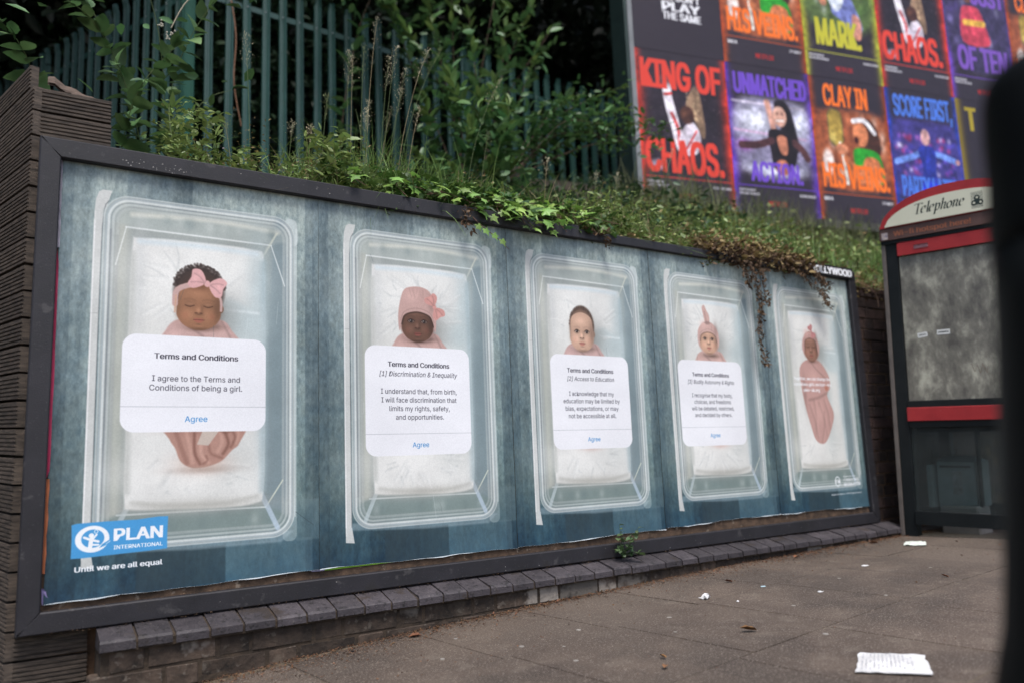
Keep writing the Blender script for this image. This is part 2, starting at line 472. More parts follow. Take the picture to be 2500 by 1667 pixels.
def paint_bow(A, cx, cy, s, pink, rot=0.0):
    c, n = math.cos(rot), math.sin(rot)
    T = lambda x, y: (cx + (x * c - y * n) * s, cy + (x * n + y * c) * s)
    dk = tuple(v * .72 for v in pink); hi = tuple(min(255, v * 1.1) for v in pink)
    for sg in (-1, 1):
        A.poly([T(sg * .1, .02), T(sg * .55, .62), T(sg * 1.02, .5), T(sg * .95, .05), T(sg * 1.0, -.42), T(sg * .62, -.55)], pink, 1, .003)
        A.line([T(sg * .15, 0), T(sg * .5, .22), T(sg * .85, .3)], s * .07, dk, .6, .004)
        A.line([T(sg * .15, -.02), T(sg * .55, -.1), T(sg * .85, -.25)], s * .07, dk, .6, .004)
        A.glow(*T(sg * .7, .05), s * .22, s * .25, hi, .5)
    A.ell(*T(0, 0), s * .17, s * .2, pink, 1, .003); A.line([T(-.16, -.1), T(-.12, .12)], s * .05, dk, .6, .003)


def paint_sheet(k, W=840, H=1388):
    """Sheet k of the five-sheet campaign poster: mottled boards, clear plastic cot, white mattress, swaddled baby, rounded white notice."""
    A = Art(W, H, PA, (120, 140, 145), 40 + k)
    C = lambda u, v: (u * PA, v)
    # ---- mottled blue grey boards
    top, mid, low, bot = [np.array(c, np.float32) / 255 for c in ((146, 160, 158), (122, 139, 140), (88, 108, 109), (34, 64, 80))]
    f = A.y[:, None, None]
    q = lambda a, b: np.clip((f - a) / (b - a), 0, 1)
    A.im[:] = bot * (1 - q(.02, .2)) + low * q(.02, .2)
    A.im[:] = A.im * (1 - q(.2, .5)) + mid * q(.2, .5)
    A.im[:] = A.im * (1 - q(.55, .95)) + top * q(.55, .95)
    fine = A.noise(95, 80, 4, .75); st = A.noise(46, 5, 3, .6); big = A.noise(7, 6, 3, .55); st2 = A.noise(14, 2, 2, .5)
    m = (fine - .5) * .46 + (st - .5) * .20 + (big - .5) * .26 + (st2 - .5) * .16
    A.im *= (1 + m[..., None] * np.array([1.1, 1.0, .95], np.float32))
    for u0, u1, g in ((0, .045, .80), (.045, .10, .92), (.23, .47, .86), (.62, .94, 1.07), (.94, .975, .86), (.975, 1.0, .8)):
        a = A.fade([(u0 - .004, 0), (u0 + .002, 1), (u1 - .002, 1), (u1 + .004, 0)], 'x')[..., None]
        A.im *= 1 + (g - 1) * a * np.array([1.15, 1.0, .85], np.float32)
    A.im[:] += (A.noise(30, 40, 3, .6)[..., None] - .5) * np.array([.09, .07, .04], np.float32)
    for (u0, v0, u1, v1, col, al) in ((.3, .02, .62, .105, (44, 58, 64), .55), (.62, .02, .97, .105, (88, 112, 122), .4), (.9, .1, 1, .2, (104, 124, 128), .35)):
        A.rrect(u0 * PA, v0, u1 * PA, v1, .003, col, al, .004)
    # ---- side rails of the trolley
    A.poly([C(.118, .082), C(.1165, .46), C(.117, .88), C(.121, .912), C(.130, .930), C(.143, .936), C(.176, .936), C(.162, .905), C(.1455, .85), C(.1435, .64), C(.1435, .45), C(.1465, .12), C(.158, .079)],
           (203, 204, 200), .95, .0015, curve=False)
    A.line([C(.1455, .12), C(.1445, .5), C(.1465, .85), C(.164, .91)], .0022, (104, 110, 112), .75, .002); A.line([C(.1205, .1), C(.119, .5), C(.1205, .88)], .003, (222, 222, 218), .6, .002)
    A.line([C(.1175, .643), C(.1435, .643)], .0012, (150, 152, 150), .7, .001)
    A.poly([C(.85, .86), C(.847, .905), C(.86, .925), C(.885, .925), C(.902, .915), C(.905, .86)], (214, 220, 218), .65, .004)
    A.line([C(.12, .12), C(.119, .86)], .003, (228, 228, 226), .8)
    A.rrect(.845 * PA, .10, .904 * PA, .925, .014, (190, 202, 200), .42, .003)
    A.line([C(.897, .16), C(.9, .9)], .004, (222, 228, 224), .45)
    A.poly([C(.135, .112), C(.5, .1), C(.84, .1), C(.89, .125), C(.8, .13), C(.4, .125), C(.15, .13)], (176, 192, 198), .4, .006, curve=False)
    # ---- clear tub
    sl, d = A.rrect(.151 * PA, .113, .893 * PA, .927, .055, (166, 171, 165), .72, .003)
    A.rrect(.19 * PA, .135, .85 * PA, .905, .045, (146, 152, 146), .65, .006)
    A.poly([C(.2, .2), C(.245, .25), C(.245, .83), C(.2, .86)], (196, 197, 184), .55, .02)             # near wall, warm
    A.poly([C(.765, .22), C(.85, .17), C(.855, .86), C(.79, .84)], (112, 132, 140), .7, .02)         # far wall, cool
    A.poly([C(.24, .855), C(.2, .9), C(.84, .9), C(.79, .852)], (170, 180, 176), .55, .01)
    A.poly([C(.25, .195), C(.76, .19), C(.84, .13), C(.2, .13)], (116, 133, 130), .8, .01)
    A.line([C(.25, .885), C(.55, .895), C(.82, .885)], .012, (222, 220, 206), .6, .008)
    A.line([C(.178, .2), C(.176, .84)], .008, (112, 116, 118), .55, .005); A.line([C(.2, .2), C(.2, .83)], .004, (120, 122, 120), .5, .004); A.line([C(.856, .2), C(.858, .82)], .009, (118, 132, 138), .45, .006)
    for i in range(14):
        x_ = A.rng.uniform(.2, .8) * PA; A.glow(x_, A.rng.choice([.16, .878]), .012, .018, [(200, 206, 200), (110, 126, 126)][i % 2], .3)
    for o, w, col, al in ((.0, .003, (206, 214, 214), .65), (.005, .004, (164, 176, 182), .7), (.0100, .0055, (222, 227, 225), .75), (.0150, .0018, (134, 144, 150), .6),
                          (.0195, .005, (200, 206, 204), .6), (.0250, .0015, (150, 158, 162), .5), (.029, .006, (188, 193, 190), .4)):
        A.rrect(.151 * PA + o, .113 + o, .893 * PA - o, .927 - o, .055 - o * .8, col, al, .0025, stroke=w)
    for pts in ([(.196, .76), (.229, .853), (.5, .856), (.791, .849), (.85, .745)], ):
        A.line([C(*p) for p in pts[:2]], .003, (224, 228, 222), .8, .002); A.line([C(*pts[1]), C(*pts[3])], .0045, (226, 230, 226), .85, .002)
        A.line([C(*pts[3]), C(*pts[4])], .003, (220, 226, 224), .8, .002)
    A.line([C(.815, .882), C(.755, .815)], .005, (214, 214, 196), .7, .003)
    A.line([C(.229, .19), C(.776, .187)], .004, (206, 214, 212), .85, .002); A.line([C(.776, .187), C(.845, .25)], .0035, (214, 218, 200), .8, .002)
    A.line([C(.262, .205), C(.21, .135)], .011, (190, 202, 204), .7, .003); A.line([C(.757, .22), C(.825, .135)], .012, (182, 198, 212), .75, .003)
    # ---- mattress
    A.poly([C(.262, .2), C(.245, .24), C(.243, .79), C(.27, .84), C(.5, .84), C(.74, .838), C(.775, .8), C(.785, .26), C(.76, .2), C(.5, .185)], (120, 130, 132), .4, .03)
    A.poly([C(.277, .2), C(.252, .222), C(.25, .37), C(.248, .6), C(.253, .806), C(.284, .83), C(.5, .835), C(.715, .832), C(.762, .807), C(.769, .62), C(.770, .365),
            C(.765, .222), C(.735, .198), C(.61, .192), C(.45, .196)], (219, 219, 214), 1, .005)
    A.glow(*C(.45, .75), .2, .1, (232, 231, 226), .6); A.glow(*C(.74, .74), .035, .16, (172, 188, 190), .65); A.glow(*C(.28, .7), .02, .2, (196, 198, 196), .6)
    A.glow(*C(.7, .64), .06, .06, (176, 190, 190), .7); A.glow(*C(.4, .28), .16, .06, (234, 233, 228), .6); A.glow(*C(.755, .45), .02, .2, (170, 186, 190), .6)
    A.glow(*C(.5, .2), .18, .02, (180, 178, 170), .8)
    A.line([C(.28, .822), C(.5, .826), C(.73, .822)], .012, (204, 216, 220), .8, .012); A.line([C(.76, .8), C(.764, .5), C(.762, .23)], .014, (158, 176, 180), .7, .014); A.line([C(.256, .79), C(.256, .5), C(.258, .24)], .012, (188, 190, 184), .8, .012)
    A.glow(*C(.3, .55), .05, .12, (204, 203, 196), .5); A.glow(*C(.66, .3), .05, .06, (198, 202, 198), .5); A.line([C(.28, .215), C(.4, .205), C(.6, .202), C(.74, .215)], .008, (168, 168, 160), .5, .01)
    if k in (0, 2, 4):                                                                  # folded pillow edge
        A.poly([C(.54, .66), C(.62, .7), C(.74, .665), C(.76, .69), C(.765, .6), C(.66, .59), C(.6, .63)], (190, 202, 202), .65, .015)
        A.line([C(.6, .672), C(.74, .668)], .006, (226, 232, 232), .6, .006)
    r = A.rng
    n = (16, 46, 10, 44, 10)[k]
    for i in range(n):                                                                  # creases in the sheet
        th = r.uniform(0, 2 * math.pi); c0 = (.48, .72) if i % 2 else (.5, .29)
        a_, b_ = r.uniform(.08, .13), r.uniform(.15, .24)
        p, e = (c0[0] * PA + math.cos(th) * a_ * .9, c0[1] + math.sin(th) * a_ * .5), (c0[0] * PA + math.cos(th + r.uniform(-.2, .2)) * b_ * .62, c0[1] + math.sin(th) * b_ * .45)
        if .26 * PA < p[0] < .75 * PA and .26 * PA < e[0] < .75 * PA and .2 < e[1] < .82:
            dkk = r.random() < .6
            A.line([p, ((p[0] + e[0]) / 2 + r.uniform(-.006, .006), (p[1] + e[1]) / 2), e], .0045, (176, 180, 178) if dkk else (240, 240, 236), .42, .006, w1=.001)
    for i in range(26 if k in (1, 3) else 15):                                          # soft folds: a shade beside a light
        top_ = i % 2; th = r.uniform(-.5, 3.6) if top_ else r.uniform(3.3, 6.1)
        c0 = (.5 * PA, .70) if top_ else (.5 * PA, .33)
        r0_, r1_ = r.uniform(.07, .10), r.uniform(.12, .17)
        p = (c0[0] + math.cos(th) * r0_, c0[1] + math.sin(th) * r0_); e = (c0[0] + math.cos(th + .15) * r1_ * .9, c0[1] + math.sin(th + .15) * r1_ * .8)
        if not (.27 * PA < e[0] < .74 * PA and .21 < e[1] < .82): continue
        nx, ny = -math.sin(th) * .004, math.cos(th) * .004
        A.line([p, e], .006, (186, 188, 184), .45, .012, w1=.002); A.line([(p[0] + nx, p[1] + ny), (e[0] + nx, e[1] + ny)], .005, (240, 240, 236), .5, .01, w1=.002)
    m_ = A.noise(10, 16, 3, .6)[..., None] - .5
    A.im[:] = np.clip(A.im * (1 + m_ * .08), 0, 1)
    # ---- baby
    pink = ((193, 160, 153), (192, 158, 150), (194, 162, 156), (200, 166, 157), (190, 152, 144))[k]
    skin = ((150, 106, 78), (104, 74, 60), (198, 162, 140), (202, 162, 138), (146, 108, 92))[k]
    cx, eye, hw, hh = ((.503, .678, .052, .053), (.483, .677, .050, .052), (.474, .682, .050, .057), (.465, .690, .046, .050), (.470, .690, .045, .056))[k]
    fx = cx * PA
    pdk, phi = tuple(c * .72 for c in pink), tuple(min(255, c * 1.1 + 6) for c in pink)
    A.glow(fx + .055, eye - .02, .05, .075, (130, 132, 128), .6)                        # soft shade beside the head
    if k == 4:
        A.glow(fx + .07, .45, .04, .16, (140, 160, 160), .5)
        A.poly([C(.33, .60), C(.42, .635), C(.55, .63), C(.64, .57), C(.64, .52), C(.6, .49), C(.655, .42), C(.63, .37), C(.56, .31), C(.5, .292), C(.43, .31), C(.39, .37),
                C(.36, .43), C(.33, .52)], pink, 1, .004)
        A.line([C(.45, .63), C(.5, .6), C(.6, .56)], .006, pdk, .6, .006); A.line([C(.40, .47), C(.5, .48), C(.6, .5)], .01, pdk, .55, .01)
        for a_, b_ in (((.45, .47), (.44, .33)), ((.5, .46), (.56, .33)), ((.56, .47), (.6, .36)), ((.4, .45), (.46, .32)), ((.55, .42), (.5, .3))):
            A.line([C(*a_), C((a_[0] + b_[0]) / 2 + .012, (a_[1] + b_[1]) / 2), C(*b_)], .006, pdk, .4, .014); A.line([C(a_[0] + .02, a_[1]), C((a_[0] + b_[0]) / 2 + .03, (a_[1] + b_[1]) / 2), C(b_[0] + .012, b_[1])], .005, phi, .4, .012)
        A.glow(*C(.47, .56), .04, .04, phi, .6); A.glow(*C(.5, .41), .03, .04, phi, .5); A.glow(*C(.36, .5), .012, .08, pdk, .6)
        A.ell(*C(.6, .525), .012, .016, (178, 116, 96), .9, .004)
    else:
        A.poly([C(cx - .15, .55), C(cx - .125, .61), C(cx - .07, .642), C(cx + .08, .646), C(cx + .13, .62), C(cx + .19, .55)], pink, 1, .004)
        A.line([C(cx - .05, .632), C(cx + .0, .61), C(cx + .05, .585)], .006, pdk, .6, .006)
        A.line([C(cx + .09, .64), C(cx + .125, .6), C(cx + .14, .57)], .005, pdk, .55, .005)
        A.glow(*C(cx - .09, .6), .02, .02, phi, .6); A.glow(*C(cx + .08, .61), .02, .02, phi, .5)
        A.glow(*C(cx + .02, .627), .045, .008, tuple(c * .45 for c in skin), .7)        # shade under the chin
    if k == 0:                                                                          # dark curls behind the band
        A.ell(fx, eye + .035, .058, .062, (52, 38, 32), .95, .012)
        for i in range(160):
            th = r.uniform(.1, 3.0); q_ = r.uniform(.9, 1.12)
            A.ell(fx + math.cos(th) * .056 * q_, eye + .036 + math.sin(th) * .06 * q_, .0028, .0028, (50, 38, 34), .6, .003)
    if k == 2:
        A.ell(fx + .002, eye + .022, .0515, .064, (88, 70, 60), .95, .006)
        A.ell(fx, eye + .014, .047, .058, (140, 110, 92), .75, .014)
        for i in range(90):
            th = r.uniform(-.1, 3.2); A.line([(fx + math.cos(th) * .046, eye + .02 + math.sin(th) * .054), (fx + math.cos(th) * .052, eye + .022 + math.sin(th) * .063)], .0012, (70, 54, 46), .5, .002)
    if k in (1, 3, 4):                                                                  # hood behind the face
        A.ell(fx, eye - .004, .057, .056, pink, 1, .006)
    paint_face(A, fx, eye, hw * .98, hh, skin, 'shut' if k in (0, 4) else 'open')
    if k == 0:
        A.glow(fx, eye + .052, .035, .02, (92, 58, 40), .6)
        A.line([(fx - .055, eye + .0), (fx - .05, eye + .035), (fx - .012, eye + .052)], .013, pink, 1, .003); A.line([(fx + .03, eye + .05), (fx + .05, eye + .02), (fx + .052, eye - .01)], .006, pink, 1, .003)
        A.line([(fx - .055, eye - .02), (fx - .053, eye + .02)], .004, (202, 158, 132), .8, .003)
        paint_bow(A, .533 * PA, .733, .042, (214, 166, 164), -.33)
    if k in (1, 3, 4):                                                                  # knitted hat pulled down to the brow
        tp, br, wd = {1: (.776, .705, .057), 3: (.752, .716, .052), 4: (.748, .726, .048)}[k]
        A.poly([(fx - wd, eye - .03), (fx - wd - .003, eye + .02), (fx - wd * .78, tp - .016), (fx - wd * .3, tp), (fx + wd * .35, tp), (fx + wd * .8, tp - .018), (fx + wd + .003, eye + .02), (fx + wd, eye - .03),
                (fx + wd - .008, eye + .0), (fx + wd * .66, br - .01), (fx, br), (fx - wd * .66, br - .01), (fx - wd + .008, eye + .0)], pink, 1, .003)
        A.line([(fx - wd + .008, eye - .01), (fx - wd * .66, br - .012), (fx, br - .002), (fx + wd * .66, br - .012), (fx + wd - .008, eye - .01)], .004, tuple(c * .5 for c in skin), .7, .004)
        A.line([(fx - wd + .004, eye), (fx - wd * .7, br - .002), (fx, br + .01), (fx + wd * .7, br - .002), (fx + wd - .004, eye)], .002, pdk, .5, .003)
        A.glow(fx - .02, (tp + br) / 2 + .008, .022, .02, phi, .6); A.glow(fx + wd * .8, (tp + br) / 2 - .01, .012, .03, pdk, .6)
        for i in range(8):
            x_ = fx + r.uniform(-.03, .03); A.line([(x_, tp - .006), (x_ + r.uniform(-.008, .008), tp - .03)], .002, pdk if i % 2 else phi, .3, .004)
    if k == 1:
        paint_bow(A, .575 * PA, .722, .036, (202, 148, 140), -1.05)
    if k == 3:
        A.poly([(fx - .010, .745), (fx - .018, .77), (fx - .024, .805), (fx - .012, .815), (fx + .0, .795), (fx + .012, .775), (fx + .010, .745)], pink, 1, .003)
        A.line([(fx - .004, .75), (fx - .012, .79)], .004, pdk, .6, .003); A.ell(fx, .749, .014, .006, pdk, .8, .004)
    if k == 4:
        paint_bow(A, fx + .014, .752, .028, (190, 132, 130), -1.1)
    # ---- feet end of the wrap under the notice
    if k == 0:
        A.glow(*C(.53, .30), .07, .03, (190, 150, 130), .5)
        cl, dd, lt = (176, 136, 122), (118, 80, 68), (206, 166, 150)
        A.poly([C(.385, .40), C(.405, .355), C(.425, .335), C(.445, .305), C(.48, .290), C(.515, .288), C(.555, .292), C(.60, .303), C(.64, .328), C(.668, .345), C(.68, .40)], cl, 1, .004)
        A.glow(*C(.52, .385), .10, .018, dd, .5)
        for pts, w_, c_, al in (([(.42, .385), (.445, .34), (.47, .30)], .010, dd, .35), ([(.46, .385), (.478, .34), (.49, .30)], .008, lt, .5), ([(.495, .37), (.497, .325), (.518, .297)], .006, dd, .75), ([(.52, .35), (.522, .32), (.55, .30)], .008, lt, .6),
                              ([(.55, .34), (.56, .32), (.60, .31)], .006, dd, .45), ([(.585, .385), (.60, .35), (.585, .325)], .008, lt, .5), ([(.605, .38), (.625, .345), (.605, .32)], .007, dd, .7), ([(.63, .385), (.65, .36), (.635, .335)], .006, dd, .6),
                              ([(.655, .385), (.665, .365), (.655, .345)], .005, lt, .5), ([(.59, .375), (.62, .37), (.65, .385)], .004, dd, .6), ([(.53, .297), (.545, .305), (.54, .315)], .004, dd, .6)):
            A.line([C(*p) for p in pts], w_, c_, al, .006)
        A.poly([C(.505, .343), C(.535, .39), C(.60, .385), C(.548, .34)], (196, 184, 172), .9, .003, curve=False)
        A.glow(*C(.53, .283), .08, .010, (150, 128, 116), .5)
    elif k in (1, 2, 3):
        c_ = (.5, .55)[k == 1]
        b = (0, .362, .325, .318)[k]
        A.poly([C(c_ - .09, b + .01), C(c_ - .06, b - .006), C(c_ + .0, b - .017), C(c_ + .05, b - .008), C(c_ + .12, b + .01)], (196, 120, 104), .9, .004)
        A.glow(*C(c_, b - .015), .05, .015, (190, 140, 126), .5)
    A.im *= (1 + (A.noise(200, 240, 2, .6)[..., None] - .5) * .05)
    # paper wear: a few scratches and the brown bottom edge
    for i in range(5):
        x_, y_ = r.uniform(.03, PA - .03), r.uniform(.1, .95)
        A.line([(x_, y_), (x_ + r.uniform(-.01, .01), y_ + r.uniform(.02, .09))], .0009, (70, 80, 84) if i % 2 else (214, 220, 222), .5, .001)
    # ---- white rounded notice with its ruled line
    card = ((.228, .373, .772, .601, .432), (.214, .301, .758, .603, .360), (.250, .303, .792, .605, .3635), (.178, .288, .722, .592 + .014, .367), None)[k]
    if k == 3: card = (.183, .300, .74, .608, .3665)
    if card:
        u0, v0, u1, v1, vl = card
        A.rrect(u0 * PA, v0, u1 * PA, v1, .031, (234, 234, 237), 1, .0015)
        A.line([C(u0, vl), C(u1, vl)], .0011, (172, 174, 178), 1, .0012)
    if k == 0:                                                                          # blue torn-edged charity badge
        bl = (72, 152, 208)
        A.poly([C(.085, .104), C(.086, .14), C(.084, .175), C(.1, .1775), C(.2, .1785), C(.3, .178), C(.37, .1815), C(.406, .181), C(.404, .14), C(.405, .109), C(.33, .107), C(.2, .105), C(.12, .1035)], bl, 1, .002, curve=False)
        ex, ey = .152 * PA, .1425
        A.ell(ex, ey, .0335, .0285, (238, 240, 242), 1, .0015); A.ell(ex + .001, ey + .001, .0225, .0195, bl, 1, .0015)
        A.poly([(ex + .014, ey - .02), (ex + .036, ey - .012), (ex + .034, ey - .004), (ex + .02, ey - .012)], bl, 1, .0015, curve=False)
        wt = (238, 240, 242)
        A.ell(ex - .002, ey + .0075, .0052, .0052, wt, 1, .0012)
        A.line([(ex - .016, ey + .0045), (ex - .004, ey - .001), (ex + .012, ey - .006)], .005, wt, 1, .0012); A.line([(ex - .002, ey), (ex - .004, ey - .018)], .0085, wt, 1, .0012)
        A.line([(ex + .001, ey), (ex + .008, ey + .009)], .004, wt, 1, .0012); A.line([(ex - .004, ey - .012), (ex + .012, ey - .013)], .004, wt, 1, .0012)
        for i in range(8):
            th = i * math.pi / 4; A.ell(ex + .007 + math.cos(th) * .0035, ey + .0155 + math.sin(th) * .0035, .0011, .0011, wt, 1, .0008)
        A.line([(ex + .027, ey - .013), (ex + .035, ey - .007)], .0015, wt, .8, .001)
    if k == 4:                                                                          # regulator's ring
        A.rrect(.624 * PA - .0155, .138 - .0185, .624 * PA + .0155, .138 + .0185, .0155, (225, 230, 232), 1, .001, stroke=.0042)
    if k == 0: A.line([C(.9, .17), C(.975, .135)], .0014, (60, 72, 76), .8, .001)
    A.im[:] = np.clip(A.im, 0, 1)
    return A


def paint_sport(kind, W=260, H=398):
    """One streaming-campaign poster: dark ground, coloured glow at the edges and a generic figure in the middle (lettering is separate)."""
    asp = 1.06 / 1.62
    hue = dict(red=(206, 58, 42), violet=(96, 58, 178), orange=(178, 74, 28), blue=(40, 66, 176), lime=(176, 178, 52), black=(52, 44, 54), gold=(150, 128, 30), violet2=(108, 70, 178))[kind]
    A = Art(W, H, asp, (46, 38, 48), hash_seed(kind))
    X, Y = A.x[None, :] / asp, A.y[:, None]
    if kind != 'black':
        e = 1 / (1 + np.exp((X - .06) / .022)) + 1 / (1 + np.exp((1 - X - .06) / .022)); e = e * (.8 + .3 * A.noise(3, 5, 3))
        A.im[:] = A.im * (1 - np.clip(e, 0, 1)[..., None]) + np.array(hue, np.float32) / 255 * np.clip(e, 0, 1)[..., None]
        A.rrect(.0, .155, asp, .16, 0, hue, 0)
    P = lambda u, v: (u * asp, v)
    g = A.glow
    if kind == 'red':
        for i in range(30): A.ell(A.rng.uniform(.1, .9) * asp, A.rng.uniform(.3, .75), .003, .003, (220, 190, 190), .5, .004)
        A.poly([P(.6, .78), P(.66, .8), P(.7, .68), P(.72, .5), P(.68, .46), P(.6, .58), P(.52, .66)], (150, 122, 96), .85, .01)
        for i in range(24): A.ell(A.rng.uniform(.53, .7) * asp, A.rng.uniform(.55, .76), .006, .008, (190, 166, 130), .6, .006)
        A.poly([P(.28, .8), P(.36, .82), P(.38, .7), P(.43, .56), P(.48, .4), P(.4, .36), P(.34, .52), P(.29, .66)], (222, 214, 222), 1, .01)
        A.ell(*P(.31, .82), .035, .03, (206, 172, 156), 1, .01)
        A.line([P(.3, .72), P(.37, .73)], .018, (196, 46, 44), .9, .006); A.line([P(.36, .6), P(.42, .5), P(.42, .4)], .02, (196, 46, 44), .85, .008)
        A.poly([P(.42, .44), P(.56, .56), P(.66, .48), P(.62, .36), P(.48, .34)], (214, 204, 216), 1, .01)
        A.line([P(.5, .38), P(.62, .5)], .014, (190, 50, 50), .8, .006); A.ell(*P(.53, .6), .05, .06, (70, 44, 38), 1, .012); g(*P(.5, .61), .03, .03, (128, 84, 66), .8)
        A.ell(*P(.17, .26), .05, .035, (190, 176, 196), .8, .02)
    elif kind in ('violet',):
        A.poly([P(.12, .3), P(.12, .76), P(.88, .76), P(.88, .3)], (150, 146, 176), .75, .05)
        g(*P(.3, .62), .16, .12, (236, 238, 250), .95); g(*P(.86, .66), .08, .12, (226, 228, 246), .9); g(*P(.75, .58), .08, .1, (220, 224, 238), .8); g(*P(.5, .3), .3, .05, (228, 232, 246), .8); g(*P(.15, .45), .06, .04, (170, 70, 190), .8)
        A.line([P(.05, .745), P(.9, .74)], .016, (210, 200, 220), .8, .01); A.line([P(.05, .55), P(.9, .53)], .016, (200, 160, 190), .7, .01)
        A.poly([P(.54, .75), P(.63, .79), P(.73, .74), P(.79, .58), P(.80, .44), P(.62, .45), P(.60, .62)], (30, 24, 28), 1, .02)        # hair
        A.ell(*P(.6, .67), .055, .07, (206, 160, 142), 1, .01); A.line([P(.56, .64), P(.64, .645)], .012, (240, 232, 228), .9, .005); g(*P(.575, .69), .012, .012, (80, 50, 46), .8); g(*P(.635, .69), .012, .012, (80, 50, 46), .8); g(*P(.58, .72), .03, .02, (232, 190, 172), .6)
        A.line([P(.46, .76), P(.5, .64), P(.52, .56)], .045, (200, 150, 134), 1, .01)
        A.poly([P(.45, .56), P(.58, .58), P(.76, .54), P(.78, .42), P(.68, .3), P(.5, .3), P(.46, .42)], (34, 26, 32), 1, .01)
        A.poly([P(.55, .53), P(.66, .53), P(.66, .42), P(.58, .42)], (190, 124, 98), 1, .01); A.poly([P(.52, .36), P(.64, .37), P(.64, .28), P(.52, .28)], (178, 112, 88), 1, .01)
        A.line([P(.48, .5), P(.3, .46), P(.12, .45)], .05, (74, 46, 50), 1, .01); A.line([P(.76, .5), P(.84, .46), P(.9, .4)], .05, (84, 54, 56), 1, .01)
    elif kind == 'orange':
        A.poly([P(.1, .25), P(.1, .76), P(.9, .76), P(.9, .25)], (168, 92, 56), .85, .06)
        for i in range(26): g(*P(A.rng.uniform(.08, .95), A.rng.uniform(.28, .72)), .03, .05, [(226, 214, 206), (196, 120, 84), (90, 50, 36), (240, 232, 226)][i % 4], .5)
        A.rrect(.2 * asp, .52, .38 * asp, .78, .055, (168, 156, 70), .75, .01); A.rrect(.2 * asp, .52, .38 * asp, .78, .055, (110, 96, 60), .9, .006, stroke=.012)
        A.line([P(.33, .54), P(.36, .42), P(.38, .26)], .022, (214, 220, 214), .9, .006)
        A.poly([P(.55, .66), P(.72, .74), P(.84, .66), P(.86, .5), P(.72, .46), P(.6, .5)], (74, 44, 34), 1, .012)
        A.ell(*P(.61, .62), .065, .09, (196, 122, 84), 1, .012); A.ell(*P(.55, .575), .018, .026, (60, 20, 18), .9, .008); A.line([P(.53, .71), P(.68, .72), P(.8, .64)], .034, (236, 232, 236), 1, .008)
        A.poly([P(.5, .5), P(.66, .52), P(.84, .48), P(.86, .3), P(.7, .26), P(.52, .34)], (46, 150, 46), 1, .01)
        A.poly([P(.66, .46), P(.82, .44), P(.84, .3), P(.66, .24), P(.48, .3), P(.36, .42), P(.4, .46), P(.56, .38)], (188, 112, 72), 1, .012)
        A.ell(*P(.35, .5), .05, .04, (196, 128, 96), 1, .01); A.ell(*P(.16, .4), .045, .09, (232, 226, 226), .8, .02)
    elif kind == 'blue':
        A.poly([P(.1, .2), P(.1, .78), P(.9, .78), P(.9, .2)], (66, 60, 130), .9, .05)
        for i in range(70): g(*P(A.rng.uniform(.08, .92), A.rng.uniform(.36, .66)), .02, .022, [(220, 120, 200), (110, 90, 210), (150, 60, 150), (230, 220, 245), (200, 50, 90), (70, 70, 180)][i % 6], .55)
        g(*P(.75, .29), .2, .03, (210, 226, 246), .9); g(*P(.3, .3), .12, .05, (40, 40, 70), .8)
        A.line([P(.44, .55), P(.26, .5), P(.06, .46)], .045, (110, 140, 214), 1, .008); A.line([P(.56, .55), P(.74, .53), P(.92, .5)], .045, (110, 140, 214), 1, .008)
        A.poly([P(.38, .57), P(.5, .6), P(.62, .57), P(.6, .4), P(.62, .3), P(.4, .3), P(.42, .42)], (46, 58, 150), 1, .01)
        A.poly([P(.4, .32), P(.6, .32), P(.7, .24), P(.66, .14), P(.56, .14), P(.5, .24), P(.46, .12), P(.38, .14)], (40, 56, 190), 1, .012)
        A.ell(*P(.5, .66), .042, .06, (206, 160, 158), 1, .01); A.glow(*P(.5, .7), .03, .02, (140, 110, 110), .7); A.ell(*P(.93, .5), .02, .02, (214, 160, 160), 1, .01)
    elif kind == 'lime':
        A.poly([P(.1, .4), P(.1, 1), P(.9, 1), P(.9, .4)], (92, 116, 60), .8, .06)
        for i in range(16): g(*P(A.rng.uniform(.1, .9), A.rng.uniform(.5, .99)), .03, .05, [(210, 214, 220), (60, 90, 40), (120, 150, 80)][i % 3], .5)
        A.poly([P(.42, .68), P(.6, .7), P(.72, .56), P(.8, .4), P(.66, .34), P(.52, .44), P(.4, .5)], (112, 120, 176), 1, .012)
        A.poly([P(.36, .62), P(.52, .74), P(.58, .6), P(.46, .5)], (206, 214, 226), 1, .012); A.line([P(.12, .82), P(.22, .66), P(.3, .56)], .06, (204, 140, 112), 1, .012)
        A.ell(*P(.4, .8), .07, .08, (188, 134, 104), 1, .012); g(*P(.42, .86), .06, .04, (70, 48, 36), .8); A.poly([P(.68, .5), P(.78, .46), P(.76, .32), P(.66, .34)], (206, 140, 116), .9, .012)
    elif kind == 'violet2':
        A.poly([P(.08, .3), P(.08, 1), P(.92, 1), P(.92, .3)], (64, 56, 90), .85, .05)
        for i in range(20): g(*P(A.rng.uniform(.08, .92), A.rng.uniform(.4, .95)), .03, .04, [(150, 140, 200), (90, 70, 150), (200, 200, 230)][i % 3], .4)
        A.poly([P(.28, .72), P(.42, .76), P(.56, .74), P(.64, .6), P(.66, .46), P(.26, .46)], (186, 66, 84), 1, .012)
        A.line([P(.32, .62), P(.6, .63)], .05, (206, 172, 70), .9, .01)
        A.ell(*P(.4, .86), .055, .08, (110, 72, 60), 1, .012); g(*P(.42, .93), .05, .03, (40, 28, 26), .8)
    if kind not in ('black', 'gold'):
        A.im *= (1 + (A.noise(16, 24, 4, .7)[..., None] - .5) * .9); A.im[:] = np.clip((A.im - .42) * 1.12 + .43, 0, 1)
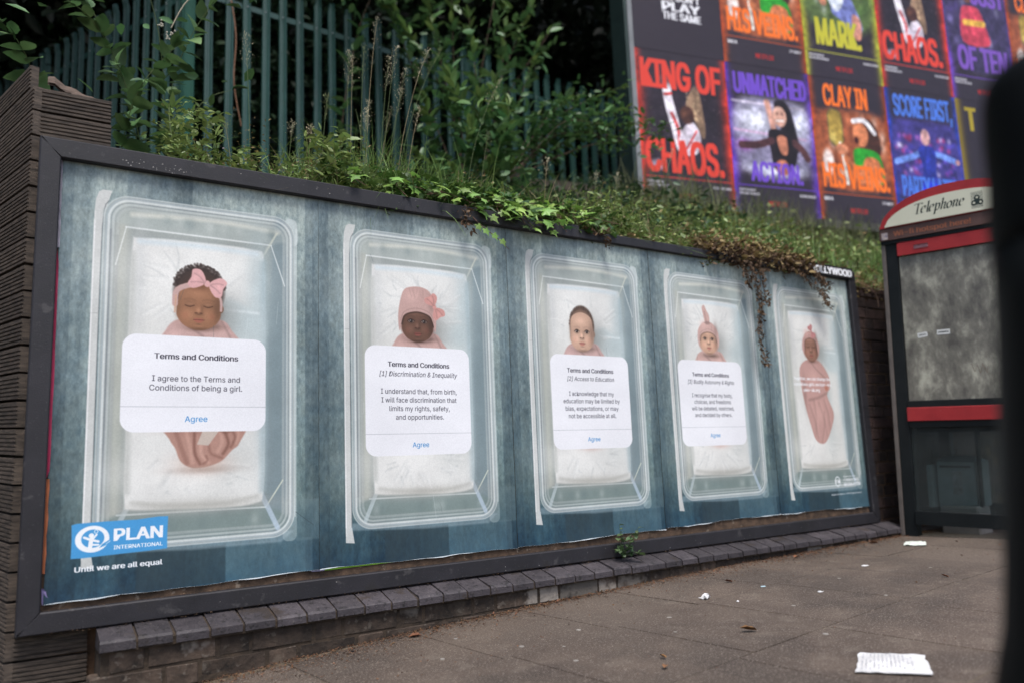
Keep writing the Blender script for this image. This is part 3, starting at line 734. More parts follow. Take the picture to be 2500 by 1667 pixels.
    if kind not in ('black', 'gold'):                                                   # darker foot for the credits
        k = np.clip((.22 - Y) / .04, 0, 1) * np.clip(np.minimum(X, 1 - X) / .1, 0, 1)
        A.im[:] = A.im * (1 - .85 * k[..., None]) + np.array((50, 42, 52), np.float32) / 255 * .85 * k[..., None]
        k = np.clip((Y - .76) / .05, 0, 1) * np.clip(np.minimum(X, 1 - X) / .1, 0, 1)
        if kind in ('red', 'violet', 'orange', 'blue'):
            A.im[:] = A.im * (1 - .8 * k[..., None]) + np.array((48, 40, 50), np.float32) / 255 * .8 * k[..., None]
        A.line([P(.04, .185), P(.97, .185)], .006, tuple(min(255, c * 1.15) for c in hue), 1, .003)
    A.im *= (1 + (A.noise(90, 120, 2, .6)[..., None] - .5) * .06)
    A.im[:] = np.clip(A.im, 0, 1)
    return A


def hash_seed(s):
    return sum(ord(c) * (i + 3) for i, c in enumerate(s))
# ---------------------------------------------------------------- end of print artwork
# ================================================================ SETTING
W5, HS = 4.6153, 1.524            # the billboard's opening
PW = W5 / 5
GX = [-30, -3, .2, .47, .76, 1.07, 1.37, 1.78, 2.25, 2.7, 3.2, 4.0, 4.4, 6, 9, 60]
GZ = [-.5, -.42, -.296, -.277, -.255, -.238, -.226, -.21, -.195, -.182, -.168, -.157, -.152, -.14, -.13, -.1]


def gz(x): return float(np.interp(x, GX, GZ))


m_joint = mat('joint_dirt', (.05, .038, .026), (.16, .125, .088), 30, .95, .5, 120)
m_slab = mat('paving_concrete', (.062, .045, .035), (.108, .081, .062), 3.2, .82, .55, 150, vary=.10,
             spots=[(9, .56, .12, (.135, .108, .085), .6), (1.4, .47, .12, (.042, .032, .026), .75), (.7, .54, .1, (.13, .10, .078), .5), (170, .56, .05, (.24, .20, .165), .7), (60, .66, .04, (.02, .016, .013), .7), (300, .6, .05, (.015, .012, .01), .6)], spec=.3)
xs = sorted(set(GX + [i * .5 - 10 for i in range(60)] + [-60, 120]))
V, F = [], []
for x in xs:
    for y in (-60, -8, -4, -2, -1, -.08): V.append((x, y, gz(x) - .0035))
n = 6
F = [(i * n + j, (i + 1) * n + j, (i + 1) * n + j + 1, i * n + j + 1) for i in range(len(xs) - 1) for j in range(n - 1)]
pavement = tag(link('pavement', to_mesh('pavement', V, F), m_joint), 'worn concrete paving slabs sloping gently along the foot of the brick wall', kind='structure')
A4 = R(4.0)
pd, qd = Vector((math.cos(A4), math.sin(A4), 0)), Vector((-math.sin(A4), math.cos(A4), 0))
org = Vector((2.3, -.64, 0))
slab_me = []
for v in range(5):
    mb = MB(); mb.bbox(-.5, -.5, -.05, .5, .5, 0, .006)
    me = mb.mesh('paving_slab')
    for vt in me.vertices:
        vt.co.x += rnd.uniform(-.003, .003); vt.co.y += rnd.uniform(-.003, .003)
    me.materials.append(m_slab); slab_me.append(me)
for row in range(-5, 1):
    off = {0: .0, -1: .03, -2: -.05}.get(row, (row % 2) * .24)
    for col in range(-8, 15):
        w, d = .505, .60
        c = org + pd * ((col + .5) * w + off) + qd * ((row + .5) * d)
        if not (-2.2 < c.x < 8.5): continue
        o = link('paving_slab', slab_me[rnd.randrange(5)], None, pavement, scale=(w - .003, d - .003, 1))
        x0, x1 = c.x - .2, c.x + .2
        tilt = math.atan2(gz(x1) - gz(x0), .4)
        o.location = (c.x, c.y, gz(c.x) + rnd.uniform(-.0015, .0015))
        o.rotation_euler = (rnd.uniform(-.002, .002), -tilt + rnd.uniform(-.002, .002), A4)

# road and far ground behind the camera
# ---------------------------------------------------------------- earth bank behind the frame
m_earth = mat('bank_earth', (.018, .014, .010), (.05, .038, .026), 6, .95, .8, 40, spots=[(22, .6, .1, (.09, .062, .038), .6)])


def bank(x, y):
    s = .27 + .075 * min(max(x - 1.0, 0), 4)
    y2 = max(y - .05, 0)
    return 1.485 + s * min(y2, 3.6) + .03 * math.sin(x * 3.1 + y * 2) + .02 * math.sin(x * 7.3) 


by = [.05, .12, .25, .4, .6, .9, 1.2, 1.6, 2, 2.5, 3, 3.5, 4, 5, 6, 8, 12, 30]
bx = [i * .2 for i in range(60)] + [12, 16, 24, 40]
V = [(x - .03 - .22 * (y - .02), y, bank(x - .03 - .22 * (y - .02), y)) for x in bx for y in by]
n = len(by)
F = [(i * n + j, (i + 1) * n + j, (i + 1) * n + j + 1, i * n + j + 1) for i in range(len(bx) - 1) for j in range(n - 1)]
tag(link('earth_bank', to_mesh('earth_bank', V, F, smooth=True), m_earth), 'overgrown dark earth bank rising behind the billboard', kind='structure')

V = [(x, y, zz + .5 * math.sin(x * .6 + y)) for x in range(-24, 37, 4) for y, zz in ((8.9, -1), (9.2, 5), (10.5, 9), (13, 12), (30, 14))]  # added dark slope, blocks the sky glinting between the leaves
F = [(i * 5 + j, (i + 1) * 5 + j, (i + 1) * 5 + j + 1, i * 5 + j + 1) for i in range(15) for j in range(4)]
tag(link('dark_backdrop', to_mesh('dark_backdrop', V, F, smooth=True), mat('backdrop_dark_green', (.006, .010, .006), (.014, .024, .012), 2, .95)), 'steep dark backdrop added behind the woodland to block the sky', kind='structure')

# ---------------------------------------------------------------- low brick wall with sloping blue brick coping
m_mortar = mat('old_mortar', (.016, .012, .009), (.065, .045, .030), 18, .95, .8, 90)
m_brick = mat('sooty_brick', (.011, .008, .006), (.075, .052, .038), 14, .88, 1.0, 60, vary=.45, spots=[(9, .57, .1, (.085, .068, .052), .5), (3, .55, .12, (.009, .008, .007), .8), (30, .58, .06, (.13, .11, .09), .5), (2.6, .575, .04, (.26, .23, .20), .65)])
m_cop = mat('blue_brick', (.026, .022, .026), (.062, .053, .058), 16, .62, .6, 120, vary=.28, spots=[(48, .57, .05, (.010, .009, .009), .75), (120, .60, .05, (.13, .115, .11), .5), (9, .60, .08, (.030, .021, .015), .7)], spec=.4)
wall = thing('low_brick_wall', (2.4, -.06, -.3), 'long low sooty brick wall with sloping blue-grey coping bricks under the billboard', 'wall')
mb = MB(); mb.box(.165, -.1012, -.55, 4.72, .04, -.1355)
mb.prof([(0, -.135), (0, -.0735), (.109, -.103), (.115, -.110), (.115, -.135)], (.168, -.003, 0), (4.72, -.003, 0), (0, -1, 0), (0, 0, 1))
mb.build('mortar_core', m_mortar, wall)
cop_me = []
for v in range(6):
    mb = MB(); j = lambda s_=.0022: rnd.uniform(-s_, s_)
    w = .0520
    prof = [(-.004, -.066 + j()), (-.118 + j(), -.097 + j()), (-.1255, -.1035 + j(.001)), (-.126, -.129 + j()), (-.004, -.129)]
    for sx in (-1, 1):
        mb.V += [Vector((sx * w + j(.001), y, z)) for y, z in prof]
    mb.F += [(0, 1, 2, 3, 4), (9, 8, 7, 6, 5)] + [(i, i + 5, (i + 1) % 5 + 5, (i + 1) % 5) for i in range(5)]
    mb.F = [tuple(reversed(f)) for f in mb.F]
    me = mb.mesh('coping_brick'); me.materials.append(m_cop); cop_me.append(me)
wo = wloc(wall)
for i in range(41):
    x = .212 + i * .1125
    link('coping_brick', cop_me[rnd.randrange(6)], None, wall, Vector((x, 0, rnd.uniform(-.0015, .0015))) - wo, (rnd.uniform(-.012, .012), rnd.uniform(-.006, .006), rnd.uniform(-.012, .012)))


def brick_mesh(name, L_, D, H, m, n=4):
    out = []
    for v in range(n):
        mb = MB(); mb.bbox(-L_ / 2, -D / 2, -H / 2, L_ / 2, D / 2, H / 2, .004)
        me = mb.mesh(name)
        for vt in me.vertices: vt.co += Vector([rnd.uniform(-.0018, .0018) for _ in range(3)])
        me.materials.append(m); out.append(me)
    return out


str_me, hd_me = brick_mesh('brick', .215, .08, .065, m_brick), brick_mesh('brick', .1025, .08, .065, m_brick)
for r in range(5):
    z = -.165 - r * .075
    x = .165 + (0, .056, .11, .03, .09)[r] - .2; k = r
    while x < 4.68:
        L_ = .215 if (k % 2 == 0) else .1025
        c = x + L_ / 2
        if c - L_ / 2 > .13 and z + .03 > gz(c) - .03:
            link('brick', (str_me if L_ > .2 else hd_me)[rnd.randrange(4)], None, wall, Vector((c, -.064 + rnd.uniform(-.003, .003), z)) - wo, (rnd.uniform(-.01, .01), rnd.uniform(-.008, .008), rnd.uniform(-.008, .008)))
        x += L_ + .0105; k += 1

# ---------------------------------------------------------------- retaining wall beyond the billboard
rw = thing('retaining_wall', (6.0, .1, -.3), 'dark tall brick retaining wall behind the phone box, right of the billboard', 'wall')
m_rb = mat('dark_red_brick', (.024, .015, .013), (.075, .042, .036), 8, .9, .8, 60, vary=.3, spots=[(5, .6, .1, (.13, .10, .10), .35), (2.5, .52, .12, (.012, .010, .009), .75)])
m_rm = mat('orange_mortar', (.05, .03, .018), (.15, .085, .05), 18, .95, .6, 90, spots=[(3, .5, .1, (.02, .017, .015), .85)])
mb = MB(); mb.box(4.60, .062, -.6, 16, .5, 1.5); mb.build('mortar_core', m_rm, rw)
rs, rh = brick_mesh('brick', .215, .09, .065, m_rb), brick_mesh('brick', .1025, .09, .065, m_rb)
ro = wloc(rw)
for r in range(24):
    z = -.25 + r * .075
    x = 4.60 - (.0, .08, .05, .13)[r % 4]; k = r
    while x < 6.25:
        L_ = .215 if (k + r) % 2 == 0 else .1025
        if x > 4.55: link('brick', (rs if L_ > .2 else rh)[rnd.randrange(4)], None, rw, Vector((x + L_ / 2, .101 + rnd.uniform(-.003, .003), z)) - ro, (0, rnd.uniform(-.006, .006), rnd.uniform(-.006, .006)))
        x += L_ + .0105; k += 1
mb = MB()
for r in range(24):
    z = -.25 + r * .075; x = 6.36 + (r % 2) * .11
    while x < 14: mb.box(x, .058, z - .0325, x + .215, .1, z + .0325); x += .2255
tag(mb.build('far_bricks', m_rb, rw), kind='stuff')
mb = MB(); mb.box(-.02, .05, -.6, 4.62, .2, 1.47); mb.build('block_backing', m_rm, rw)

# ---------------------------------------------------------------- planter of grooved timber boards
m_tim = mat('weathered_decking', (.026, .020, .016), (.115, .088, .068), 5, .85, .5, 60, stretch=(3, 3, 26), vary=.16, spots=[(6, .54, .1, (.028, .022, .018), .7), (16, .66, .05, (.20, .17, .14), .5)])
pl = thing('timber_planter', (-.09, .04, -.3), 'tall weathered planter of grooved decking boards left of the billboard frame', 'planter')


def deck_prof(h=.083, t=.028, n=6):
    """Board section: a = outwards, b = up, with n ridges."""
    pts = [(0, 0)]
    s = h / n
    for i in range(n):
        b = i * s
        pts += [(t, b + s * .06), (t, b + s * .62), (t - .0045, b + s * .70), (t - .0045, b + s * .95)] if i < n - 1 else [(t, b + s * .06), (t, b + s * .94), (t - .002, h)]
    return pts + [(0, h)]


LA = R(-12.4)
ld = Vector((math.sin(LA), math.cos(LA), .05))
ln = Vector((-math.cos(LA), math.sin(LA), 0))
prof = deck_prof()
for r in range(25):
    z = 1.772 - .0915 * (r + 1) + .0085
    x1 = .152 if z > 1.2 else .14
    jj = rnd.uniform(-.002, .002)
    mb = MB(); mb.prof(prof, (-.088, .052 + jj, z), (x1 + rnd.uniform(-.003, .003), .052 + jj, z + rnd.uniform(-.001, .001)), (0, -1, 0), (0, 0, 1)); mb.build('front_board', m_tim, pl)
for r in range(-1, 25):
    z = 1.772 - .0915 * (r + 1) + .0085 + .001
    p0 = Vector((-.066, .024, z + rnd.uniform(-.001, .001)))
    if r == -1: p0 = p0 + ld * .05
    mb = MB(); mb.prof(prof, p0, p0 + ld * 7, ln, (0, 0, 1)); mb.build('side_board', m_tim, pl)
mb = MB(); mb.box(-.05, .06, -.5, .14, .11, 1.72)
mb.box(-.02, .11, 1.5, .10, .16, 1.80); mb.build('corner_post', m_tim, pl)
mb = MB(); P0 = Vector((-.04, .06, 0)); mb.prof([(0, -.5), (0, 1.6), (-.6, 1.55), (-.6, -.5)], P0, P0 + ld * 7, ln, (0, 0, 1)); mb.build('soil_fill', m_earth, pl)
# broken board lying on top
m_split = mat('split_wood', (.055, .037, .027), (.15, .105, .08), 14, .85, .4, 60, stretch=(1, 1, 6))
V, F = [], []
for i in range(12):
    t = i / 11; x = -.045 + .20 * t; zc = 1.825 + .010 * math.exp(-((t - .1) / .12) ** 2) - .038 * t + .004 * math.sin(t * 19)
    for j in range(5):
        s = j / 4; rag = rnd.uniform(-.011, .011) if j in (0, 4) else 0
        V.append((x + rnd.uniform(-.003, .003), .10 + .04 * s + .05 * t + rag, zc + .035 * math.sin(s * PI * .8) + rag))
for i in range(11):
    for j in range(4): F.append((i * 5 + j, (i + 1) * 5 + j, (i + 1) * 5 + j + 1, i * 5 + j + 1))
n = len(V); V += [(x, y + .008, z - .007) for x, y, z in V]; F += [tuple(i + n for i in reversed(f)) for f in F]
o = link('broken_board', to_mesh('broken_board', V, F), m_split); tag(o, 'torn curling piece of pinkish brown board on top of the planter', 'wood scrap')

# ================================================================ LOWER BILLBOARD
m_frame = mat('charcoal_paint', (.006, .0055, .0075), (.020, .018, .023), 5, .6, .25, 260, spots=[(2.2, .52, .2, (.010, .009, .009), .6), (16, .63, .07, (.075, .07, .07), .5), (60, .70, .04, (.22, .2, .19), .5), (5, .62, .08, (.014, .012, .011), .7), (120, .62, .05, (.07, .065, .07), .4)], spec=.5)
m_ply = mat('dirty_backing', (.030, .020, .014), (.12, .075, .048), 22, .95, .8, 80, spots=[(30, .62, .06, (.28, .23, .18), .5)])
m_edge = mat('torn_paper_edge', (.42, .47, .5), (.62, .66, .68), 30, .8)
bb = thing('poster_billboard', (2.3, 0, -.07), 'long low billboard in a charcoal frame with five baby cot poster sheets', 'billboard')
YF, YB = -.026, .045


def bar(name, p):
    """Mitred frame bar from its four front corners (x, z), with a chamfered front edge."""
    mb = MB(); n = 4
    c = (sum(q[0] for q in p) / 4, sum(q[1] for q in p) / 4)
    V = [Vector((x, YB, z)) for x, z in p] + [Vector((x, YF + .004, z)) for x, z in p]
    k = .004
    V += [Vector((x + (k if x < c[0] else -k) * (0 if abs(x - c[0]) > 1 else 1), YF, z + (k if z < c[1] else -k) * (0 if abs(z - c[1]) > .4 else 1))) for x, z in p]
    F = [(0, 1, 2, 3)] + [(a + i, a + (i + 1) % 4, a + 4 + (i + 1) % 4, a + 4 + i) for a in (0, 4) for i in range(4)] + [(11, 10, 9, 8)]
    mb.add(V, [tuple(reversed(f)) for f in F]); return mb.build(name, m_frame, bb)


x0, x1, X0, X1, z0, z1, Z0, Z1 = -.002, 4.575, -.067, 4.645, .003, 1.512, -.064, 1.580
JX = 2.278
bar('frame_bar', [(X0, Z0), (X0, Z1), (x0, z1), (x0, z0)])
bar('frame_bar', [(X1, Z1), (X1, Z0), (x1, z0), (x1, z1)])
bar('frame_bar', [(X0 + .0005, Z0 - .0005), (x0 + .0005, z0 - .0005), (x1, z0 - .0005), (X1, Z0 - .0005)])
bar('frame_bar', [(X0 + .0005, Z1 + .0005), (JX, Z1 + .0005), (JX, z1), (x0 + .0005, z1)])
YF = -.021
bar('frame_bar', [(JX + .002, Z1 - .018), (X1 - .001, Z1 - .012), (x1, z1 + .003), (JX + .002, z1 + .002)])
mb = MB(); mb.box(x0 - .03, .006, z0 - .03, x1 + .04, .03, z1 + .03); mb.build('backing_panel', m_ply, bb)
SH = [(.015, .0235), (.0235, .021), (.021, .028), (.030, .036), (.034, .027)]
for k in range(5):
    art = paint_sheet(k)
    nx, ny = 24, 40
    V, UV = [], []
    for i in range(nx + 1):
        u = i / nx
        vb = SH[k][0] + (SH[k][1] - SH[k][0]) * u + .0015 * math.sin(u * 9 + k) + .0008 * math.sin(u * 31)
        for j in range(ny + 1):
            v = vb + (1.004 - vb) * (j / ny)
            lift = .0004 * math.sin(u * 5 + k) * math.sin(v * 4) + .0002 * math.sin(u * 14 + v * 6 + k)
            curl = .006 * math.exp(-(v - vb) / .012) * (.6 + .4 * math.sin(u * 8 + k * 2))
            e = .003 * math.exp(-u / .01) * (1 if k else 0)
            uu = u
            if k == 0: uu = u + (.006 + .002 * math.sin(v * 13)) * (1 - u) * math.exp(-u / .02)
            if k == 4: uu = u - (.004 + .006 * max(0, .7 - v) + .004 * math.sin(v * 23) * (v < .75)) * math.exp(-(1 - u) / .02)
            V.append((k * PW + uu * PW, .0015 - lift - curl - e, v * HS)); UV.append((u, v))
    n = ny + 1
    F = [(i * n + j, (i + 1) * n + j, (i + 1) * n + j + 1, i * n + j + 1) for i in range(nx) for j in range(ny)]
    me = to_mesh('poster_sheet', np.array([Vector(v) - wloc(bb) for v in V]), np.array(F), uv=UV, smooth=True)
    sheet = link('poster_sheet', me, None, bb)
    mb = MB()                                                                           # pale torn lower edge
    for i in range(nx):
        a, b = Vector(V[i * n]), Vector(V[(i + 1) * n]); h0, h1 = [max(.0001, -.0006 + .0036 * math.sin(q * .43 + k * 1.7) + .0012 * math.sin(q * 1.9)) for q in (i, i + 1)]
        mb.add([a + Vector((0, -.001, 0)), b + Vector((0, -.001, 0)), b + Vector((0, -.002, -h1)), a + Vector((0, -.002, -h0))], [(3, 2, 1, 0)])
    mb.build('paper_edge', m_edge, sheet)
    # lettering
    L, Lb, La, Lw = Printed(art, (44, 42, 54)), Printed(art, (34, 30, 44)), Printed(art, (58, 134, 196)), Printed(art, (238, 240, 243))
    if k == 0:
        Lb.line('Terms and Conditions', .342, .659, .5445, .0132, .07)
        L.line('I agree to the Terms and', .336, .667, .492, .0132); L.line('Conditions of being a girl.', .327, .676, .470, .0132)
        La.line('Agree', .458, .543, .3965, .0135, .04)
        Lw.line('PLAN', .221, .389, .1345, .027, .14, vb=.06); Lw.line('INTERNATIONAL', .222, .389, .1165, .0085, .10, vb=.05)
        Lw.line('Until we are all equal', .098, .390, .0745, .0115, .14, vb=.04)
    elif k < 4:
        c, t, sub, sw, body, ag = {1: (.487, .5455, '[1] Discrimination & Inequality', .406, [('I understand that, from birth,', .393), ('I will face discrimination that', .389), ('limits my rights, safety,', .312), ('and opportunities.', .248)], .3225),
                               2: (.521, .5475, '[2] Access to Education', .325, [('I acknowledge that my', .310), ('education may be limited by', .389), ('bias, expectations, or may', .365), ('not be accessible at all.', .327)], .3265),
                               3: (.462, .5495, '[3] Bodily Autonomy & Rights', .405, [('I recognise that my body,', .350), ('choices, and freedoms', .317), ('will be debated, restricted,', .367), ('and decided by others.', .32)], .3300)}[k]
        Lb.line('Terms and Conditions', c - .16, c + .16, t, .0135, .07)
        L.line(sub, c - sw / 2, c + sw / 2, t - .0265, .0135, 0, .22)
        for i, (s, w) in enumerate(body): L.line(s, c - w / 2, c + w / 2, t - .075 - i * .0238, .0135)
        La.line('Agree', c - .0425, c + .0425, ag, .0135, .04)
    else:
        for s, a, b, z in (('Together, we can change the', .256, .651, .551), ('conditions girls are born into.', .256, .665, .528), ('plan-uk.org', .352, .523, .505)): Lw.line(s, a, b, z, .0125, .08)
        Lw.line('Registered with', .693, .83, .1535, .0055, .06); Lw.line('FUNDRAISING', .693, .86, .137, .0105, .06); Lw.line('REGULATOR', .693, .883, .1175, .0125, .14)
        Lw.line('FR', .60, .65, .131, .0145, .14); Lw.line('Registered charity no. 276035 (England & Wales)', .546, .884, .0845, .0055, .06)
    me.materials.append(print_mat('poster_print', art))
# old posters showing round the edges
for name, col, pts in (('old_paper_strip', (.25, .55, .03), [(PW + .03, .036), (PW + .52, .0375), (PW + .52, .0325), (PW + .02, .029)]),
                       ('old_paper_strip', (.42, .40, .60), [(PW - .035, .035), (PW + .03, .036), (PW + .02, .029), (PW - .03, .030)]),
                       ('old_paper_strip', (.55, .05, .13), [(-.001, 1.2), (.0055, 1.15), (.008, .45), (-.001, .42)]),
                       ('old_paper_strip', (.55, .52, .62), [(-.001, 1.52), (.0045, 1.52), (.0055, 1.2), (-.001, 1.2)]),
                       ('old_paper_strip', (.50, .16, .07), [(-.001, .42), (.0085, .42), (.008, .12), (-.001, .12)]),
                       ('old_paper_strip', (.30, .25, .50), [(.000, .075), (.008, .072), (.026, .024), (.003, .022)]),
                       ('old_paper_strip', (.55, .06, .12), [(4.60, 1.03), (4.612, 1.03), (4.616, .86), (4.604, .86)]),
                       ('old_paper_strip', (.50, .36, .22), [(4.595, .86), (4.614, .86), (4.612, .5), (4.590, .5)]),
                       ('old_paper_strip', (.42, .36, .30), [(4.585, .35), (4.606, .35), (4.610, .15), (4.590, .13)])):
    mb = MB(); c = mat('old_print_' + '_'.join(str(int(v * 99)) for v in col), col, tuple(v * .8 for v in col), 40, .7)
    n = 10; (a, b, c_, d) = [Vector((x, .0035, z)) for x, z in pts]
    V = []
    for i in range(n + 1):
        t = i / n; j_ = Vector((rnd.uniform(-.0015, .0015), -rnd.uniform(.004, .006), rnd.uniform(-.001, .001)))
        if abs(a.z - d.z) > abs(a.x - b.x): V += [a.lerp(d, t), b.lerp(c_, t) + j_]
        else: V += [d.lerp(c_, t) + Vector((0, -.001, 0)), a.lerp(b, t)]
    mb.add(V, [(2 * i, 2 * i + 2, 2 * i + 3, 2 * i + 1) for i in range(n)]); mb.build(name, c, bb)
m_chip = mat('pale_chip', (.35, .33, .31), (.5, .48, .45), 40, .8)
mb = MB()
for k in range(60):
    if k < 26: x, zz = rnd.gauss(.25, .03) if k < 13 else rnd.gauss(.36, .02), rnd.gauss(1.535, .008)
    elif k < 44: x, zz = rnd.uniform(0, 4.5), rnd.uniform(1.515, 1.57)
    else: x, zz = rnd.uniform(0, 4.5), rnd.uniform(-.06, 0)
    if x > JX - .02 and zz > 1: continue
    s = rnd.uniform(.0008, .0026); a = rnd.uniform(0, 3)
    mb.add([(x + s * math.cos(a + q), -.0263, zz + s * math.sin(a + q) * .7) for q in (0, 1.7, 3.1, 4.6)], [(3, 2, 1, 0)])
tag(mb.build('paint_chips', m_chip, bb), kind='stuff')
# name plate at the right end of the top bar
m_plate = mat('black_plate', (.012, .012, .014), (.02, .02, .022), 20, .5)
mb = MB(); mb.box(4.03, -.030, 1.522, 4.615, -.020, 1.592); plate = mb.build('name_plate', m_plate, bb)
L = Lettering((0, -.0312, 0), (1, 0, 0), (0, 0, 1)); L.line('HOLLYWOOD', 4.16, 4.60, 1.533, .046, .20, vb=.08); L.build(mat('white_print', (.80, .81, .83), rough=.6), plate)

# ================================================================ UPPER BILLBOARD
UB0 = Vector((5.005, 2.301, 2.794)); UA = R(104)
us = Vector((math.sin(UA), math.cos(UA), 0)); un = Vector((us.y, -us.x, 0))      # along, towards the street
ub = thing('sports_billboard', (8.2, 1.5, 2.3), 'large raised billboard of colourful sports posters above the grassy bank', 'billboard')
m_ugrey = mat('grey_frame_paint', (.16, .17, .18), (.24, .25, .26), 5, .6, .2)
m_ugreen = mat('dark_green_frame', (.012, .028, .026), (.022, .045, .040), 6, .6, .2)
EW, EH = 1.06, 1.625


def ubp(a, d, z): return UB0 + us * a + un * d + Vector((0, 0, z))


def ubox(name, a0, d0, z0_, a1, d1, z1_, m):
    mb = MB(); M = Matrix(((us.x, un.x, 0, UB0.x), (us.y, un.y, 0, UB0.y), (0, 0, 1, UB0.z), (0, 0, 0, 1)))
    mb.box(a0, d0, z0_, a1, d1, z1_, M); return mb.build(name, m, ub)


ubox('backing_panel', -.05, -.1, -.03, 6.5, -.004, 3.32, m_ugreen)
ubox('added_dark_panel', -.05, -.12, -1.2, 6.5, -.1005, -.05, m_ugreen)  # panel added to close the sky gap with dark below the frame
ubox('frame_side', -.085, -.26, -.13, -.052, .02, 3.42, m_ugreen)
ubox('frame_bar', -.05, -.02, -.1, .0, .03, 3.35, m_ugrey)
ubox('frame_bar', .002, -.02, -.1, 6.5, .03, -.012, mat('dark_lower_frame', (.035, .034, .034), (.075, .07, .068), 7, .8, .3))  # lower bar darker and browner than the other bars
ubox('frame_bar', .002, -.02, 3.27, 6.5, .03, 3.36, m_ugrey)
ubox('frame_bar', 6.38, -.021, -.01, 6.5, .031, 3.265, m_ugrey)
for a in (.4, 3.2, 6.0): ubox('support_post', a, -.35, -.9, a + .1, -.25, 3.2, m_ugreen)
COL = dict(red=(226, 66, 50), violet=(112, 74, 196), orange=(250, 118, 34), blue=(76, 122, 222), lime=(196, 190, 52), violet2=(126, 84, 186), gold=(170, 150, 40), black=(235, 235, 235))
GRID = [['red', 'violet', 'orange', 'blue', 'gold', 'red'], ['black', 'orange', 'lime', 'red', 'violet2', 'orange']]
sport_m = {}
m_flat = {k: mat('print_' + k, srgb(v)[:3], rough=.6) for k, v in COL.items()}
m_red = mat('print_logo_red', srgb((190, 36, 34))[:3], rough=.6)
for row in range(2):
    for col in range(6):
        kind = GRID[row][col]
        new = kind not in sport_m
        a0, z0_ = .012 + col * EW, row * EH
        P = [ubp(a0, .001 + .001 * (row), z0_), ubp(a0 + EW - .003, .001 + .001 * row, z0_), ubp(a0 + EW - .003, .001 + .001 * row, z0_ + EH - .003), ubp(a0, .001 + .001 * row, z0_ + EH - .003)]
        me = to_mesh('sports_poster', np.array([p - wloc(ub) for p in P]), np.array([(0, 1, 2, 3)]), uv=[(0, 0), (1, 0), (1, 1), (0, 1)])
        sh = link('sports_poster', me, None, ub)
        if not new: me.materials.append(sport_m[kind]); continue
        art = paint_sport(kind)
        L, Lr, Lw = Printed(art, COL[kind]), Printed(art, (190, 36, 34)), Printed(art, (232, 232, 236))
        B = .205
        if kind == 'red': L.line('KING OF', .05, .94, .755, .19, B, vb=.05, space=1.0); L.line('CHAOS.', .05, .90, .215, .215, B, vb=.05, space=1.0)
        if kind == 'violet': L.line('UNMATCHED', .08, .96, .80, .145, B, vb=.05, space=1.0); L.line('ACTION.', .20, .82, .215, .135, B, vb=.05, space=1.0)
        if kind == 'orange':
            L.line('CLAY IN', .17, .75, .80, .155, B, vb=.05, space=1.0); L.line('HIS VEINS.', .07, .93, .225, .17, B, vb=.05, space=1.0)
            Lw.line('RAFA', .06, .17, .135, .024, .15); Lw.line('29 MAY', .8, .95, .135, .02, .15)
        if kind == 'blue': L.line('SCORE FIRST,', .1, .93, .80, .16, B, vb=.05, space=1.0); L.line('PARTY LATER.', .1, .93, .215, .15, B, vb=.05, space=1.0)
        if kind == 'lime': L.line('MARK.', .16, .76, .235, .2, B, vb=.05, space=1.0)
        if kind == 'violet2': L.line('JUST', .45, .98, .78, .15, B, vb=.05, space=1.0); L.line('OF TEN', .14, .92, .24, .19, B, vb=.05, space=1.0)
        if kind == 'gold': L.line('T', .13, .3, .76, .18, B, vb=.05, space=1.0)
        if kind == 'black': Lw.line("WE DON'T", .335, .77, .355, .05, B, vb=.05, space=1.0); Lw.line('PLAY', .335, .77, .285, .062, B, vb=.05, space=1.0); Lw.line('THE SAME', .335, .77, .225, .052, B, vb=.05, space=1.0)
        if kind in ('red', 'violet', 'orange', 'blue', 'lime', 'violet2'):
            Lr.line('NETFLIX', .38, .60, .058, .033, .12)
            if kind != 'orange':
                for (q0, q1, zz) in ((.05, .22, .145), (.05, .28, .122), (.76, .95, .135)):           # too blurred to read: rows of small white ticks
                    t = q0
                    while t < q1:
                        w = rnd.uniform(.008, .018); art.poly([(q_ * art.asp, z_) for q_, z_ in ((t, zz), (t + w, zz), (t + w, zz + .016), (t, zz + .016))], (226, 226, 230), .9, .003, curve=False); t += w + .006
        sport_m[kind] = print_mat('sport_print', art, .5); me.materials.append(sport_m[kind])

# ================================================================ PALISADE FENCE
m_green = mat('green_fence_paint', (.013, .052, .042), (.024, .076, .064), 5, .45, .25, 60, vary=.12, spots=[(9, .62, .08, (.05, .06, .05), .5)], spec=.5)
m_bolt = mat('galvanised_bolt', (.3, .32, .33), (.4, .42, .43), 20, .4, metal=.6)
fn = thing('palisade_fence', (1.1, 3.5, 2.3), 'tall dark green steel palisade fence turning a corner on the bank', 'fence')
FH = 2.35


def pale_mesh():
    """W-section pale with a three-pronged point: x along the fence, y outwards."""
    sec = [(-.034, .002), (-.030, .020), (-.018, .022), (-.010, .004), (.010, .004), (.018, .022), (.030, .020), (.034, .002)]
    n = len(sec); V, F = [], []
    tops = [.0, .035, -.01, .02, .02, -.01, .035, .0]
    for zz in (0, 1):
        for i, (x, y) in enumerate(sec):
            z = 0 if zz == 0 else FH - .09 + tops[i] * 0
            V.append((x, -y, z))
    for i in range(n - 1): F.append((i, i + 1, n + i + 1, n + i))
    k = len(V)                                                       # the splayed points
    for i, (x, y) in enumerate(sec): V.append((x * (.62 if abs(x) > .02 else .5), -y - (.02 if abs(x) > .02 else -.004), FH - (.012 if abs(x) > .02 else -.0)))
    for i in range(n - 1):
        F.append((n + i, n + i + 1, k + i + 1, k + i))
    m = len(V); V += [(x, y + .003, z) for x, y, z in V]; F += [tuple(j + m for j in reversed(f)) for f in F]
    return to_mesh('pale', V, F)


